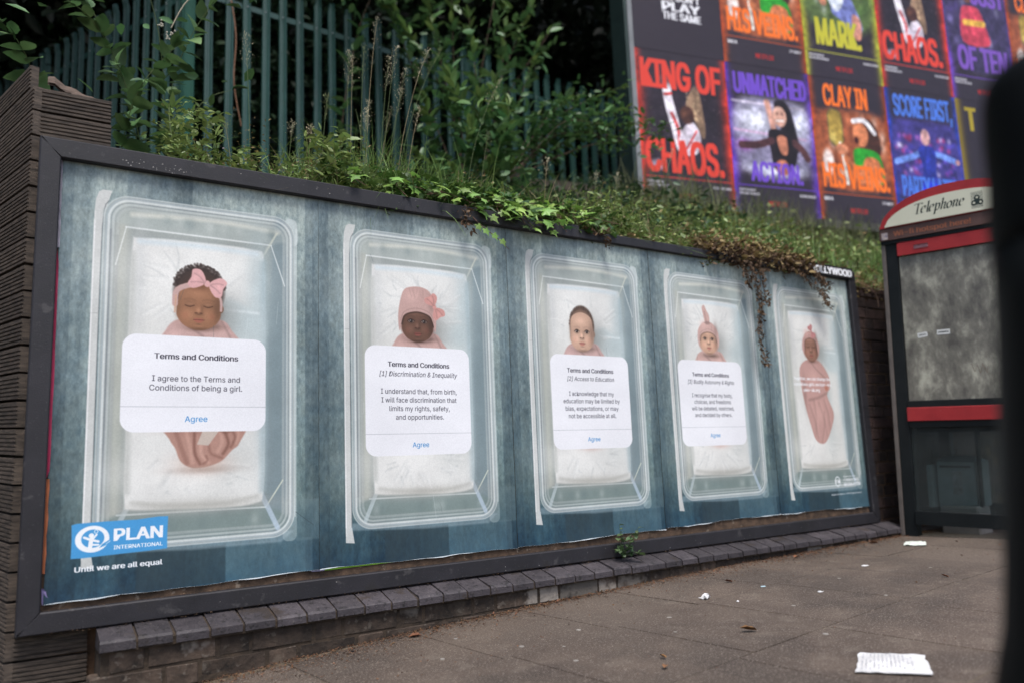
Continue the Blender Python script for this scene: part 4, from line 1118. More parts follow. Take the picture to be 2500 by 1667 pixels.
pm = pale_mesh(); pm.materials.append(m_green)
mb = MB(); mb.lathe([(.007, 0), (.007, .004), (.004, .007)], (0, 0, 0), 8); bm_ = mb.mesh('bolt'); bm_.materials.append(m_bolt)
fo = wloc(fn)
c0 = Vector((1.1, 3.5, 0))


def fence_run(direction, slope, count, start, z_top, face):
    d = Vector((math.sin(R(direction)), math.cos(R(direction)), 0)); rot = math.atan2(d.y, d.x)
    if face < 0: rot += PI
    out = Vector((math.sin(rot), -math.cos(rot), 0))
    for i in range(count):
        L_ = start + i * .155
        zt = z_top + slope * L_
        o = link('pale', pm, None, fn, c0 + d * L_ + Vector((0, 0, zt - FH)) - fo, (rnd.uniform(-.006, .006), rnd.uniform(-.008, .008), rot + rnd.uniform(-.02, .02)))
        for dz in (.30, 1.95):
            link('bolt', bm_, None, fn, c0 + d * L_ + out * .013 + Vector((0, 0, zt - dz)) - fo, (R(90), 0, rot))
    for dz in (.30, 1.95):
        mb = MB(); p0, p1 = c0 + d * .05 + Vector((0, 0, z_top - dz)), c0 + d * (start + count * .155) + Vector((0, 0, z_top + slope * (start + count * .155) - dz))
        mb.prof([(-.005, -.025), (-.045, -.025), (-.045, -.02), (-.010, -.02), (-.010, .025), (-.005, .025)], p0, p1, out, (0, 0, 1)); mb.build('rail', m_green, fn)
    for L_ in [i * 2.75 for i in range(1, int(count * .155 / 2.75) + 1)]:
        p = c0 + d * L_ - out * .05; mb = MB()
        M = Matrix.Translation(p) @ Matrix.Rotation(rot, 4, 'Z')
        zt = z_top + slope * L_
        mb.box(-.05, -.045, zt - FH - .2, -.045, .045, zt - .08, M); mb.box(.045, -.045, zt - FH - .2, .05, .045, zt - .08, M); mb.box(-.0445, -.003, zt - FH - .2, .0445, .003, zt - .08, M)
        mb.build('post', m_green, fn)


fence_run(90, -.035, 40, .17, 4.74, 1)
fence_run(-22, -.01, 34, .15, 4.72, -1)
mb = MB(); M = Matrix.Translation(c0) @ Matrix.Rotation(R(-14), 4, 'Z')
mb.box(-.05, -.05, 2.2, -.043, .05, 4.8, M); mb.box(.043, -.05, 2.2, .05, .05, 4.8, M); mb.box(-.0425, -.005, 2.2, .0425, .005, 4.8, M); mb.build('corner_post', mat('deep_green_paint', (.006, .060, .040), (.010, .078, .055), 6, .6, .2, spec=.2), fn)
# ================================================================ PHONE BOX (local frame: x along its end face, y away, z up)
KZ = R(-11.6)
kb = thing('phone_box', (4.702, -.119, -.15), 'grimy glazed phone box with red bands and a domed cream Telephone sign', 'phone box')
sx = Vector((-math.sin(KZ), -math.cos(KZ), 0)); sy = Vector((-sx.y, sx.x, 0))
K3 = Matrix(((sx.x, sy.x, 0), (sx.y, sy.y, 0), (0, 0, 1)))
kb.rotation_euler = (K3 @ Matrix.Rotation(R(2.3), 3, 'Y')).to_euler()
m_kd = mat('phone_box_black', (.004, .006, .0065), (.009, .011, .012), 9, .5, .2, spec=.2)
m_ks = mat('brushed_strip', (.10, .085, .075), (.16, .135, .12), 12, .45, .2, metal=.3)
m_kr = mat('faded_red_paint', (.25, .010, .013), (.34, .020, .022), 8, .5, .2, spots=[(5, .60, .1, (.26, .02, .024), .6), (70, .70, .04, (.5, .35, .33), .5)])
m_cream = mat('cream_acrylic', (.56, .56, .43), (.62, .61, .48), 5, .4)
m_brown = mat('brown_plastic', (.07, .035, .03), (.12, .062, .05), 9, .55, .2)
ZB = -.15
z = lambda v: v - ZB


def kbox(name, a0, b0, c0_, a1, b1, c1, m, parent=None):
    mb = MB(); mb.bbox(a0, b0, z(c0_), a1, b1, z(c1), min(.003, (c1 - c0_) / 3)); return mb.build(name, m, parent or kb, local=True)


KW, KD = .90, .88
for (a, b) in ((0, 0), (KW - .09, 0), (0, KD - .09), (KW - .09, KD - .09)):
    p = kbox('corner_post', a + .023 if a == 0 else a, b, ZB, a + .095 if a == 0 else a + .09, b + .09, 1.80, m_kd)
kbox('edge_strip', -.003, -.006, ZB, .0225, .03, 1.76, m_ks)
kbox('edge_strip', -.003, KD - .03, ZB, .0225, KD + .006, 1.76, m_ks)
kbox('head_beam', .0, -.012, 1.725, KW, KD + .01, 1.748, m_kd)
hb = kbox('sign_band', -.004, -.022, 1.7485, KW + .004, KD + .02, 1.828, m_brown)
L = Lettering((0, -.0235, z(1.768)), (1, 0, 0), (0, 0, 1)); L.line('Wi-fi hotspot here!', .085, .54, 0, .034, .10); L.build(mat('rust_letters', (.30, .10, .05), rough=.6), hb, local=True)
mb = MB(); mb.box(.012, -.0245, z(1.755), .05, -.0225, z(1.80)); mb.build('sticker', mat('torn_sticker', (.12, .10, .2), (.6, .5, .4), 60, .6), hb, local=True)


def arch(a, z0_, z1_):
    """Height of the dome over position a across the face."""
    t = min(max((a - 0) / KW, 0), 1); return z0_ + (z1_ - z0_) * (max(0, 1 - abs(2 * t - 1) ** 2.35)) ** .62


def arch_slab(name, inset, y0, y1, zb, zt, m, parent=None):
    n = 32; pts = []
    for i in range(n + 1):
        a = KW * i / n; aa = inset + (KW - 2 * inset) * i / n; pts.append((aa, z(arch(a, zb, zt))))
    poly = [(inset, z(zb))] + [p for p in pts[1:-1]] + [(KW - inset, z(zb))]
    mb = MB(); m_ = len(poly)
    V = [(x, y0, q) for x, q in poly] + [(x, y1, q) for x, q in poly]
    mb.add(V, [tuple(range(m_ - 1, -1, -1))[::-1], tuple(range(2 * m_ - 1, m_ - 1, -1))] + [(i, m_ + i, m_ + (i + 1) % m_, (i + 1) % m_) for i in range(m_)])
    return mb.build(name, m, parent or kb, local=True)


roof = arch_slab('roof', 0, -.028, KD + .025, 1.829, 2.045, m_kr)
sg = arch_slab('cream_sign', .036, -.036, -.0285, 1.834, 1.985, m_cream, roof)
# pen-drawn italic word and the small wave emblem
m_gk = mat('green_black_ink', (.010, .022, .018), rough=.5)


def pen(mb, pts, o, s, nib=(.020, .075), y=-.0365):
    """Broad-nib stroke: the nib is a short slanted segment dragged along pts."""
    P = []
    for i in range(len(pts) - 1):
        p0, p1, p2, p3 = pts[max(i - 1, 0)], pts[i], pts[i + 1], pts[min(i + 2, len(pts) - 1)]
        for t in (0, .2, .4, .6, .8):
            P.append(tuple(.5 * ((2 * b) + (c - a) * t + (2 * a - 5 * b + 4 * c - d) * t * t + (3 * b - a - 3 * c + d) * t ** 3) for a, b, c, d in zip(p0, p1, p2, p3)))
    P.append(pts[-1]); hw, hh = nib
    for (xa, ya), (xb, yb) in zip(P[:-1], P[1:]):
        q = [(xa - hh / 2, ya - hw / 2), (xa + hh / 2, ya + hw / 2), (xb + hh / 2, yb + hw / 2), (xb - hh / 2, yb - hw / 2)]
        q = [(a + b * .24, b) for a, b in q]
        mb.add([(o[0] + a * s, y, o[1] + b * s) for a, b in q], [(0, 1, 2, 3)])


GL = {'T': (.95, [[(.05, 1.3), (.1, 1.42), (.95, 1.42), (.98, 1.3)], [(.5, 1.42), (.48, .03)], [(.3, .02), (.7, .02)]]),
      'e': (.72, [[(.1, .52), (.5, .62), (.5, .88), (.32, .98), (.1, .75), (.06, .35), (.22, .04), (.5, .16)]]),
      'l': (.36, [[(.08, 1.45), (.18, 1.5), (.16, .2), (.3, .05)]]),
      'p': (.78, [[(.05, .88), (.16, .96), (.12, -.45)], [(0, -.46), (.26, -.46)], [(.14, .7), (.34, .98), (.6, .85), (.58, .3), (.34, .02), (.14, .2)]]),
      'h': (.78, [[(.08, 1.45), (.18, 1.5), (.12, .02)], [(.14, .65), (.38, .97), (.56, .85), (.5, .2), (.66, .05)]]),
      'o': (.76, [[(.34, .98), (.08, .72), (.08, .25), (.32, .02), (.58, .28), (.58, .75), (.34, .98)]]),
      'n': (.78, [[(.02, .88), (.14, .96), (.1, .02)], [(.12, .65), (.36, .97), (.54, .85), (.48, .2), (.64, .05)]])}
mb = MB(); a = 0
tot = sum(GL[c][0] for c in 'Telephone'); s_ = .295 / tot
for c in 'Telephone':
    for st in GL[c][1]: pen(mb, [(a + x, y) for x, y in st], (.218, z(1.884)), s_, nib=(.09, .20))
    a += GL[c][0]
mb.build('lettering', m_gk, sg, local=True)
mb = MB()
for i in range(13):
    zz = 1.853 + i * .008; pts = [(.552 + .002 * j, -.0366, z(zz + .002 * math.sin(j * 1.3 + i * .6))) for j in range(34)]
    for p, q in zip(pts[:-1], pts[1:]): mb.add([p, q, (q[0], q[1], q[2] + .0022), (p[0], p[1], p[2] + .0022)], [(0, 1, 2, 3)])
mb.build('wave_emblem', m_gk, sg, local=True)
mb = MB(); cx, cz = .586, z(1.895)
for i in range(3):
    th = PI / 2 + i * 2 * PI / 3; px, pz = cx + .020 * math.cos(th), cz + .020 * math.sin(th)
    mb.add([(px + .017 * math.cos(t), -.0372, pz + .017 * math.sin(t)) for t in [2 * PI * k / 10 for k in range(10)]], [tuple(range(10))])
mb.add([(cx - .030, -.0370, cz - .022), (cx + .030, -.0370, cz - .022), (cx, -.0370, cz + .036)], [(0, 1, 2)])
mb.build('emblem_figures', m_gk, sg, local=True)
mb = MB()
for i in range(3):
    th = PI / 2 + i * 2 * PI / 3; px, pz = cx + .021 * math.cos(th), cz + .021 * math.sin(th)
    mb.add([(px + .007 * math.cos(t), -.0378, pz + .007 * math.sin(t)) for t in [2 * PI * k / 8 for k in range(8)]], [tuple(range(8))])
mb.build('emblem_faces', m_cream, sg, local=True)
for (ya, yb) in ((-.012, .0), (KD, KD + .012)):
    kbox('red_panel', .096, ya, 1.637, KW - .03, yb, 1.722, m_kr)
    kbox('black_rail', .094, ya + .002, .657, KW - .03, yb, .699, m_kd)
    kbox('red_rail', .092, ya - .014, .573, KW - .01, yb - .001, .6565, m_kr)
    kbox('black_rail', .096, ya + .002, .533, KW - .03, yb, .5725, m_kd)
    kbox('bottom_rail', .093, ya - .004, -.070, KW - .03, yb, .014, m_kd)
kbox('red_smudge', .20, -.0135, 1.668, .285, -.0121, 1.692, mat('grey_smudge', (.25, .08, .1), (.35, .2, .22), 60, .7))
# glass: clear and dirty in patches
mg = bpy.data.materials.new('grimy_glass'); mg.use_nodes = True
N, Lk = mg.node_tree.nodes, mg.node_tree.links
b = N['Principled BSDF']; b.inputs['Roughness'].default_value = .35
g = N.new('ShaderNodeNewGeometry'); n1 = N.new('ShaderNodeTexNoise'); n1.inputs['Scale'].default_value = 4.2; n1.inputs['Detail'].default_value = 12; n1.inputs['Roughness'].default_value = .72; n1.inputs['Distortion'].default_value = .15
mpg = N.new('ShaderNodeMapping'); mpg.inputs['Scale'].default_value = (1.6, 1.6, .9); Lk.new(g.outputs['Position'], mpg.inputs['Vector']); Lk.new(mpg.outputs[0], n1.inputs['Vector'])
rp = N.new('ShaderNodeValToRGB'); rp.color_ramp.elements[0].color = (.075, .068, .058, 1); rp.color_ramp.elements[1].color = (.42, .41, .33, 1)
rp.color_ramp.elements[0].position = .36; rp.color_ramp.elements[1].position = .64; e = rp.color_ramp.elements.new(.5); e.color = (.175, .165, .135, 1)
Lk.new(n1.outputs['Fac'], rp.inputs[0]); Lk.new(rp.outputs[0], b.inputs['Base Color'])
tr = N.new('ShaderNodeBsdfTransparent'); tr.inputs['Color'].default_value = (.6, .64, .62, 1)
ms = N.new('ShaderNodeMixShader'); n2 = N.new('ShaderNodeTexNoise'); n2.inputs['Scale'].default_value = 3; n2.inputs['Detail'].default_value = 6
Lk.new(g.outputs['Position'], n2.inputs['Vector']); mr = N.new('ShaderNodeMapRange'); mr.inputs['From Min'].default_value = .3; mr.inputs['From Max'].default_value = .7; mr.inputs['To Min'].default_value = .02; mr.inputs['To Max'].default_value = .18
Lk.new(n2.outputs['Fac'], mr.inputs['Value']); Lk.new(mr.outputs[0], ms.inputs[0]); Lk.new(b.outputs[0], ms.inputs[1]); Lk.new(tr.outputs[0], ms.inputs[2]); Lk.new(ms.outputs[0], N['Material Output'].inputs['Surface'])
ml = bpy.data.materials.new('smeared_glass'); ml.use_nodes = True
N, Lk = ml.node_tree.nodes, ml.node_tree.links
b = N['Principled BSDF']; b.inputs['Roughness'].default_value = .25; b.inputs['Specular IOR Level'].default_value = .25; b.inputs['Base Color'].default_value = (.14, .15, .15, 1)
tr = N.new('ShaderNodeBsdfTransparent'); tr.inputs['Color'].default_value = (.72, .78, .77, 1); ms = N.new('ShaderNodeMixShader'); ms.inputs[0].default_value = .72
n2 = N.new('ShaderNodeTexNoise'); n2.inputs['Scale'].default_value = 4; n2.inputs['Detail'].default_value = 6; mr = N.new('ShaderNodeMapRange'); mr.inputs['To Min'].default_value = .75; mr.inputs['To Max'].default_value = 1
Lk.new(n2.outputs['Fac'], mr.inputs['Value']); Lk.new(mr.outputs[0], ms.inputs[0]); Lk.new(b.outputs[0], ms.inputs[1]); Lk.new(tr.outputs[0], ms.inputs[2]); Lk.new(ms.outputs[0], N['Material Output'].inputs['Surface'])
for y_ in (.012, KD - .02):
    up_ = kbox('upper_pane', .097, y_, .70, KW - .092, y_ + .006, 1.636, mg)
    kbox('lower_pane', .097, y_, .015, KW - .092, y_ + .006, .532, ml)
    if y_ < .1:
        m_stk = mat('white_sticker', (.55, .56, .54), (.68, .68, .66), 30, .6)
        for (a0, z0_, w, h, t_) in ((.178, 1.098, .058, .030, .12), (.292, 1.104, .074, .030, .0)):
            mb = MB(); M = Matrix.Translation((a0 + w / 2, .0108, z(z0_ + h / 2))) @ Matrix.Rotation(-t_, 4, 'Y')
            mb.box(-w / 2, 0, -h / 2, w / 2, .001, h / 2, M); s1 = mb.build('sticker', m_stk, up_, local=True)
            mb = MB()
            for k in range(9): mb.box(-w / 2 + .008 + k * (w - .014) / 9, -.0006, -.005 + .002 * (k % 2), -.002 - w / 2 + .008 + (k + 1) * (w - .014) / 9, -.0002, .006, M)
            mb.build('lettering', m_gk, s1, local=True)
        mb = MB(); q = [(.47, 1.0), (.485, .95), (.50, .99), (.515, .94), (.53, 1.0), (.55, .94), (.56, .985)]
        for (a, b_), (c, d) in zip(q[:-1], q[1:]): mb.add([(a, .0112, z(b_ - .09)), (a + .0025, .0112, z(b_ - .088)), (c + .0025, .0112, z(d - .088)), (c, .0112, z(d - .09))], [(0, 1, 2, 3)])
        mb.build('scrawl', mat('brown_marker', (.13, .09, .065), rough=.7), up_, local=True)
kbox('side_glass_rail', .02, .095, .573, .03, KD - .095, .657, m_kr); kbox('side_glass_rail', .02, .095, -.07, .03, KD - .095, .014, m_kd)
mb = MB(); mb.bbox(.022, .095, z(.015), .028, KD - .095, z(.572), .001); mb.bbox(.022, .095, z(.70), .028, KD - .095, z(1.74), .001); mb.build('side_pane', ml, kb, local=True)
# inside: phone shelf cabinet with its slot and notice, and the shelf
m_cab = mat('grey_cabinet', (.17, .20, .20), (.26, .30, .30), 8, .5, .2)
cb = kbox('cabinet', .145, .30, .02, .37, .62, .31, m_cab)
mb = MB(); mb.add([(.145, .30, z(.3105)), (.37, .30, z(.3105)), (.345, .42, z(.345)), (.165, .42, z(.345)), (.145, .62, z(.3105)), (.37, .62, z(.3105))], [(0, 1, 2, 3), (3, 2, 5, 4), (0, 3, 4), (1, 5, 2)]); mb.build('cabinet_top', m_cab, cb, local=True)
kbox('slot', .165, .297, .272, .345, .2995, .284, m_kd, cb)
kbox('notice', .235, .2965, .10, .29, .2995, .25, mat('worn_notice', (.32, .33, .33), (.14, .13, .12), 30, .6), cb)
kbox('inner_post', .385, .28, ZB, .40, .34, .532, m_kd); kbox('side_unit', .10, .24, .02, .135, .44, .29, m_cab)
kbox('phone_shelf', .08, .2, .50, .80, .7, .53, m_kd)
mb = MB(); m_wp = mat('concrete_block', (.16, .14, .13), (.26, .235, .22), 8, .9, .5)
mb.bbox(5.0, -.46, -.16, 5.16, -.22, .02, .01); tag(mb.build('concrete_block', m_wp), 'pale concrete block on the ground under the phone box rail', 'block')

# ================================================================ BOLLARD close to the camera
m_bol = mat('black_bollard_paint', (.0015, .002, .0022), (.003, .004, .004), 20, .6, .2, spec=.12)
BX, BY = .660, -2.750
bd = thing('bollard', (BX, BY, gz(.6)), 'tall black bollard with a domed cap, out of focus close to the camera', 'bollard')
mb = MB(); z0 = gz(.6)
mb.lathe([(.185, z0 - .02), (.185, z0 + .05), (.165, z0 + .10), (.142, .15), (.135, .198), (.122, .25), (.115, .304), (.110, .36), (.106, .425), (.100, .49), (.095, .551), (.092, .60)], (BX, BY, 0), 40); mb.build('shaft', m_bol, bd, smooth=True)
mb = MB(); mb.lathe([(.086, .601), (.092, .605), (.0935, .62), (.0905, .64), (.088, .67), (.087, .71), (.084, .745), (.079, .765), (.066, .779), (.044, .785), (.004, .787)], (BX, BY, 0), 40); mb.build('cap', m_bol, bd, smooth=True)

# ================================================================ LITTER
m_paper = mat('white_paper', (.50, .49, .48), (.66, .65, .64), 14, .75, .4, 60)


def sheet_thing(name, label, cat, pts, m, h=.006, crumple=.004, group=None, n=6, base=None):
    """A thin sheet lying on the paving from four ground corners."""
    a, b, c, d = [Vector((x, y, 0)) for x, y in pts]
    V = []
    for i in range(n + 1):
        for j in range(n + 1):
            s, t = i / n, j / n
            p = a.lerp(b, s).lerp(d.lerp(c, s), t)
            p.x += rnd.uniform(-1, 1) * crumple * .4; p.y += rnd.uniform(-1, 1) * crumple * .4
            p.z = (base if base is not None else gz(p.x)) + .003 + h * math.sin(PI * s) * math.sin(PI * t) + rnd.uniform(0, 1) * crumple
            V.append(p)
    k = n + 1
    F = [(i * k + j, (i + 1) * k + j, (i + 1) * k + j + 1, i * k + j + 1) for i in range(n) for j in range(n)]
    Fb = [tuple(q + len(V) for q in reversed(f)) for f in F]
    V2 = V + [v - Vector((0, 0, .0015)) for v in V]
    o = link(name, to_mesh(name, V2, F + Fb), m)
    return tag(o, label, cat, group), V, k


PB = [(1.881, -1.617), (2.060, -1.512), (2.156, -1.660), (1.985, -1.780)]
bag, BV, kk = sheet_thing('paper_bag', 'flat white printed paper bag lying on the paving at lower right', 'paper bag', PB, m_paper, .012, .0035, n=10)
for vt in bag.data.vertices:                       # puckered mouth and torn lower corner
    q = (vt.co.x - 1.881) * .86 + (vt.co.y + 1.617) * .5
    vt.co.x += .006 * math.sin(q * 60); vt.co.y += .004 * math.sin(q * 47 + 1)
m_pp = mat('faint_grey_print', (.34, .34, .36), rough=.8)
mb = MB()
a, b, c, d = [Vector((x, y, 0)) for x, y in PB]
for r in range(13):
    t = .07 + r * .058; s = .12
    while s < (.88 if r < 8 else .75):
        w = rnd.uniform(.01, .05)
        q = [a.lerp(d, t_).lerp(b.lerp(c, t_), s_) for s_, t_ in ((s, t), (s + w, t), (s + w, t + .014), (s, t + .014))]
        if rnd.random() < .62: mb.add([Vector((p.x, p.y, gz(p.x) + .0075 + .012 * math.sin(PI * max(0, min(1, t))) * math.sin(PI * max(0, min(1, s))))) for p in q], [(0, 1, 2, 3)])
        s += w + .012
mb.build('printed_rows', m_pp, bag)
m_tis = mat('pale_tissue', (.50, .54, .48), (.62, .66, .60), 20, .85)
tz = sheet_thing('tissue', 'pale greenish crumpled tissue near the foot of the phone box', 'tissue', [(4.24, -.40), (4.30, -.50), (4.44, -.42), (4.40, -.32)], m_tis, .012, .008)
for (x, y, s, nm, lb) in ((2.39, -.594, .030, 'crumpled_wrapper', 'small crumpled silvery white wrapper near the middle of the paving'), (2.736, -.617, .018, 'paper_scrap', 'tiny pale blue paper scrap right of the crumpled wrapper'),
                          (2.78, -.876, .020, 'paper_scrap', 'small white paper flake on the slab right of the blue scrap'), (2.424, -.737, .009, 'paper_scrap', 'tiny white paper crumb just below the crumpled wrapper'),
                          (3.467, -.645, .026, 'paper_scrap', 'pale torn paper corner on the far paving towards the phone box')):
    an = rnd.uniform(0, 3); q = [(x + s * math.cos(an + i * PI / 2) * rnd.uniform(.6, 1.1), y + s * math.sin(an + i * PI / 2) * rnd.uniform(.4, .9)) for i in range(4)]
    sheet_thing(nm, lb, 'litter', q, mat('scrap_blue', (.42, .56, .62), rough=.8) if 'blue paper' in lb else m_paper, .012 if 'wrapper' in nm else .003, .014 if 'wrapper' in nm else .003, group='paper scraps on the paving', n=4)
# fallen leaves one can tell apart
m_dead = mat('leaf_dead', (.12, .045, .018), (.26, .12, .05), 25, .8, .3, vary=.25)


def leaf_mesh(name, l=1, w=.42, fold=.25, curl=.25, n=5, serr=0, tip=1.6):
    """Leaf along +y from the stalk, two rows of faces folded on the midrib."""
    V, F = [], []
    for i in range(n + 1):
        t = i / n; hw = w / 2 * (math.sin(PI * min(t ** .8, 1)) ** .8 if 0 < t < 1 else .02)
        if serr and 0 < i < n: hw *= 1 + serr * (1 if i % 2 else -1)
        z_ = -curl * t * t
        V += [(-hw, t * l, z_ + fold * hw), (0, t * l, z_), (hw, t * l, z_ + fold * hw)]
    for i in range(n): F += [(3 * i, 3 * i + 1, 3 * i + 4, 3 * i + 3), (3 * i + 1, 3 * i + 2, 3 * i + 5, 3 * i + 4)]
    return to_mesh(name, V, F, smooth=True)


dl = leaf_mesh('fallen_leaf', 1, .5, .8, -.15, 5, .15)
dl.materials.append(m_dead)
for (x, y, s, rz, lb) in ((2.083, -1.111, .060, 1.0, 'long curled orange-brown leaf in the middle of the right paving'), (1.576, -1.181, .036, 2.2, 'small rust brown leaf near the lower middle edge of the paving'),
                          (2.74, -.44, .040, .4, 'thin brown leaf beyond the crumpled wrapper'), (3.364, -1.111, .034, .2, 'small orange leaf on the far right slab by the bollard'),
                          (3.55, -.20, .045, 1.7, 'pale curled leaf in the debris midway to the phone box'), (4.276, -.22, .05, .7, 'brown leaf in the debris left of the pale tissue'),
                          (1.251, -.20, .050, 1.2, 'yellow-brown leaf on the paving close to the brick wall'), (.985, -.18, .034, 2.6, 'small tan leaf against the left part of the brick wall'),
                          (1.632, -1.125, .030, .1, 'tiny dark red leaf beside the small rust brown leaf')):
    o = link('fallen_leaf', dl, None, None, (x, y, gz(x) + .006), (rnd.uniform(-.2, .2), rnd.uniform(-.3, .3), rz), s); tag(o, lb, 'leaf', 'fallen leaves on the paving')
# chewing gum marks: thin pale discs pressed on the slabs
m_gum = mat('old_gum', (.20, .18, .16), (.26, .24, .21), 30, .8)
gl = ((2.878, -1.109), (1.517, -.748), (1.436, -.917), (1.322, -.34), (1.422, -.629), (1.9, -.9), (2.5, -.95), (3.1, -.75), (1.15, -.55), (2.2, -1.3), (2.05, -.72), (3.6, -.9), (1.7, -.6))
mb = MB()
for (x, y) in gl:
    r0 = rnd.uniform(.006, .011); mb.lathe([(r0, gz(x) - .001), (r0 * .9, gz(x) + .0022)], (x, y, 0), 10)
tag(mb.build('gum_spots', m_gum), 'flattened pale chewing gum spots on the paving', 'gum', kind='stuff')
# ---------------------------------------------------------------- numpy scatter
nr = np.random.default_rng(11)


def scatter(name, TV, TF, P, D, U, S, m, smooth=False):
    """Copies of a template (x right, y forward D, z up U) at points P with sizes S (n or n x 3), one mesh."""
    TV = np.asarray(TV, np.float32); TF = np.asarray(TF); n = len(P)
    D = D / np.linalg.norm(D, axis=1, keepdims=True)
    Rt = np.cross(D, U); Rt /= np.linalg.norm(Rt, axis=1, keepdims=True) + 1e-9
    Up = np.cross(Rt, D)
    S = np.asarray(S, np.float32); S = S[:, None] * np.ones((1, 3)) if S.ndim == 1 else S
    T = TV[None] * S[:, None, :]
    V = P[:, None] + T[..., :1] * Rt[:, None] + T[..., 1:2] * D[:, None] + T[..., 2:] * Up[:, None]
    F = TF[None] + (np.arange(n) * len(TV))[:, None, None]
    me = to_mesh(name, V.reshape(-1, 3), F.reshape(-1, TF.shape[1]), smooth=smooth)
    return link(name, me, m)


QL = ([(0, 0, 0), (-.22, .35, .06), (0, .5, 0), (.22, .35, .06), (-.16, .75, .02), (0, 1, -.06), (.16, .75, .02)], [(0, 2, 1), (0, 3, 2), (1, 2, 4), (2, 3, 6), (4, 2, 5), (2, 6, 5)])
m_deb = mat('leaf_debris', (.055, .026, .013), (.16, .08, .038), 60, .9, vary=.45, island=True)
n = 11000
x = nr.uniform(.4, 5.6, n); d = nr.exponential(.045, n) * (1 + .5 * np.sin(x * 2.3)) + .004
far = nr.random(n) < .12; d = np.where(far, nr.exponential(.35, n), d)
y = -.108 - d; keep = y > -1.9; x, y = x[keep], y[keep]; n = len(x)
P = np.stack([x, y, np.interp(x, GX, GZ) + nr.uniform(.001, .008, n) * np.exp(-(-.108 - y) * 5) + .001], 1)
D = nr.normal(size=(n, 3)); D[:, 2] *= .25; U = np.tile([0, 0, 1.], (n, 1)) + nr.normal(size=(n, 3)) * .3
o = scatter('leaf_litter', QL[0], QL[1], P, D, U, nr.uniform(.003, .012, n) * (1 + .8 * (nr.random(n) < .06)), m_deb); tag(o, 'strip of orange-brown leaf litter along the foot of the wall', kind='stuff')
n = 1500
P = np.stack([nr.uniform(0, 4.5, n), nr.uniform(-.006, .004, n) - .006, nr.uniform(.0035, .006, n)], 1)
k = nr.random(n) < .5; P[k, 1] = nr.uniform(-.032, -.02, k.sum()); P[k, 2] = -.064 + nr.uniform(-.004, .004, k.sum())
D = nr.normal(size=(n, 3)); D[:, 2] *= .2
o = scatter('ledge_debris', QL[0], QL[1], P, D, np.tile([0, 0, 1.], (n, 1)), nr.uniform(.002, .009, n), mat('ledge_crumbs', (.05, .033, .02), (.16, .10, .06), 50, .9, vary=.5, island=True)); tag(o, 'brown crumbs of soil and leaf caught along the frame ledge', kind='stuff')
# ================================================================ VEGETATION
GLf = dict(vary=.35, translucent=.22, rough=.45, spec=.45)
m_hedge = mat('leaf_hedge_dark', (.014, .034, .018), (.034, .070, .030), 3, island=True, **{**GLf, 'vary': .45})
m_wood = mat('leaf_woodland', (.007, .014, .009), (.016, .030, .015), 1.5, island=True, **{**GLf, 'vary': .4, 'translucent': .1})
m_shrub = mat('leaf_shrub', (.055, .14, .05), (.12, .23, .08), 5, **GLf)
m_shl = mat('leaf_shrub_young', (.10, .18, .05), (.17, .26, .08), 5, **GLf)
m_ivy = mat('leaf_ivy', (.13, .25, .045), (.25, .40, .085), 9, **{**GLf, 'vary': .3})
m_bramble = mat('leaf_bramble', (.05, .12, .04), (.13, .22, .08), 7, **GLf)
m_grass = mat('grass_green', (.07, .14, .030), (.18, .26, .07), 4, island=True, vary=.4, translucent=.3, rough=.6)
m_straw = mat('grass_straw', (.26, .21, .11), (.40, .34, .19), 8, island=True, vary=.3, translucent=.2, rough=.7)
m_weed = mat('leaf_weed', (.12, .19, .05), (.27, .33, .11), 8, island=True, **{**GLf, 'vary': .4})
m_wdry = mat('weed_dry', (.14, .09, .04), (.33, .25, .11), 10, island=True, vary=.4, translucent=.15, rough=.8)
m_stem = mat('brown_stem', (.05, .032, .02), (.12, .08, .05), 20, .8)
m_gstem = mat('green_stem', (.07, .11, .035), (.12, .15, .06), 20, .7)
m_brown = mat('dry_vine', (.045, .026, .016), (.14, .085, .045), 16, island=True, vary=.4, rough=.85)


m_cloud = mat('leaf_foliage', (.035, .095, .035), (.11, .21, .07), 4, island=True, **GLf)


def rdir(n, zs=.5, fwd=0):
    D = nr.normal(size=(n, 3)); D[:, 2] *= zs; D[:, 1] -= fwd
    return D


def up(n, j=.5): return np.tile([0, 0, 1.], (n, 1)) + nr.normal(size=(n, 3)) * j


LEAF6 = QL
# ---- dark hedge growing behind the fence
n = 26000
cx_ = nr.uniform(-4, 8, 90); cl = nr.integers(0, 90, n)
P = np.stack([cx_[cl] + nr.normal(0, .5, n), 3.75 + np.abs(nr.normal(0, .5, n)), nr.uniform(1.8, 6.2, n)], 1)
ln_ = 1.1 - (P[:, 1] - 3.5) * .404
keep = (P[:, 0] > ln_ + .15) & ((P[:, 0] < 4.2) | (P[:, 2] < 3.2) | (nr.random(n) < .15)) & (P[:, 2] < 6.3 - .35 * np.clip(P[:, 0] - 2, 0, 9) + .5 * np.sin(P[:, 0] * 2.2))
P = P[keep]; n = len(P)
o = scatter('hedge', *LEAF6, P, rdir(n, .6, .3), up(n), nr.uniform(.05, .12, n), m_hedge); tag(o, 'dark leafy hedge pressing against the back of the fence', kind='stuff')
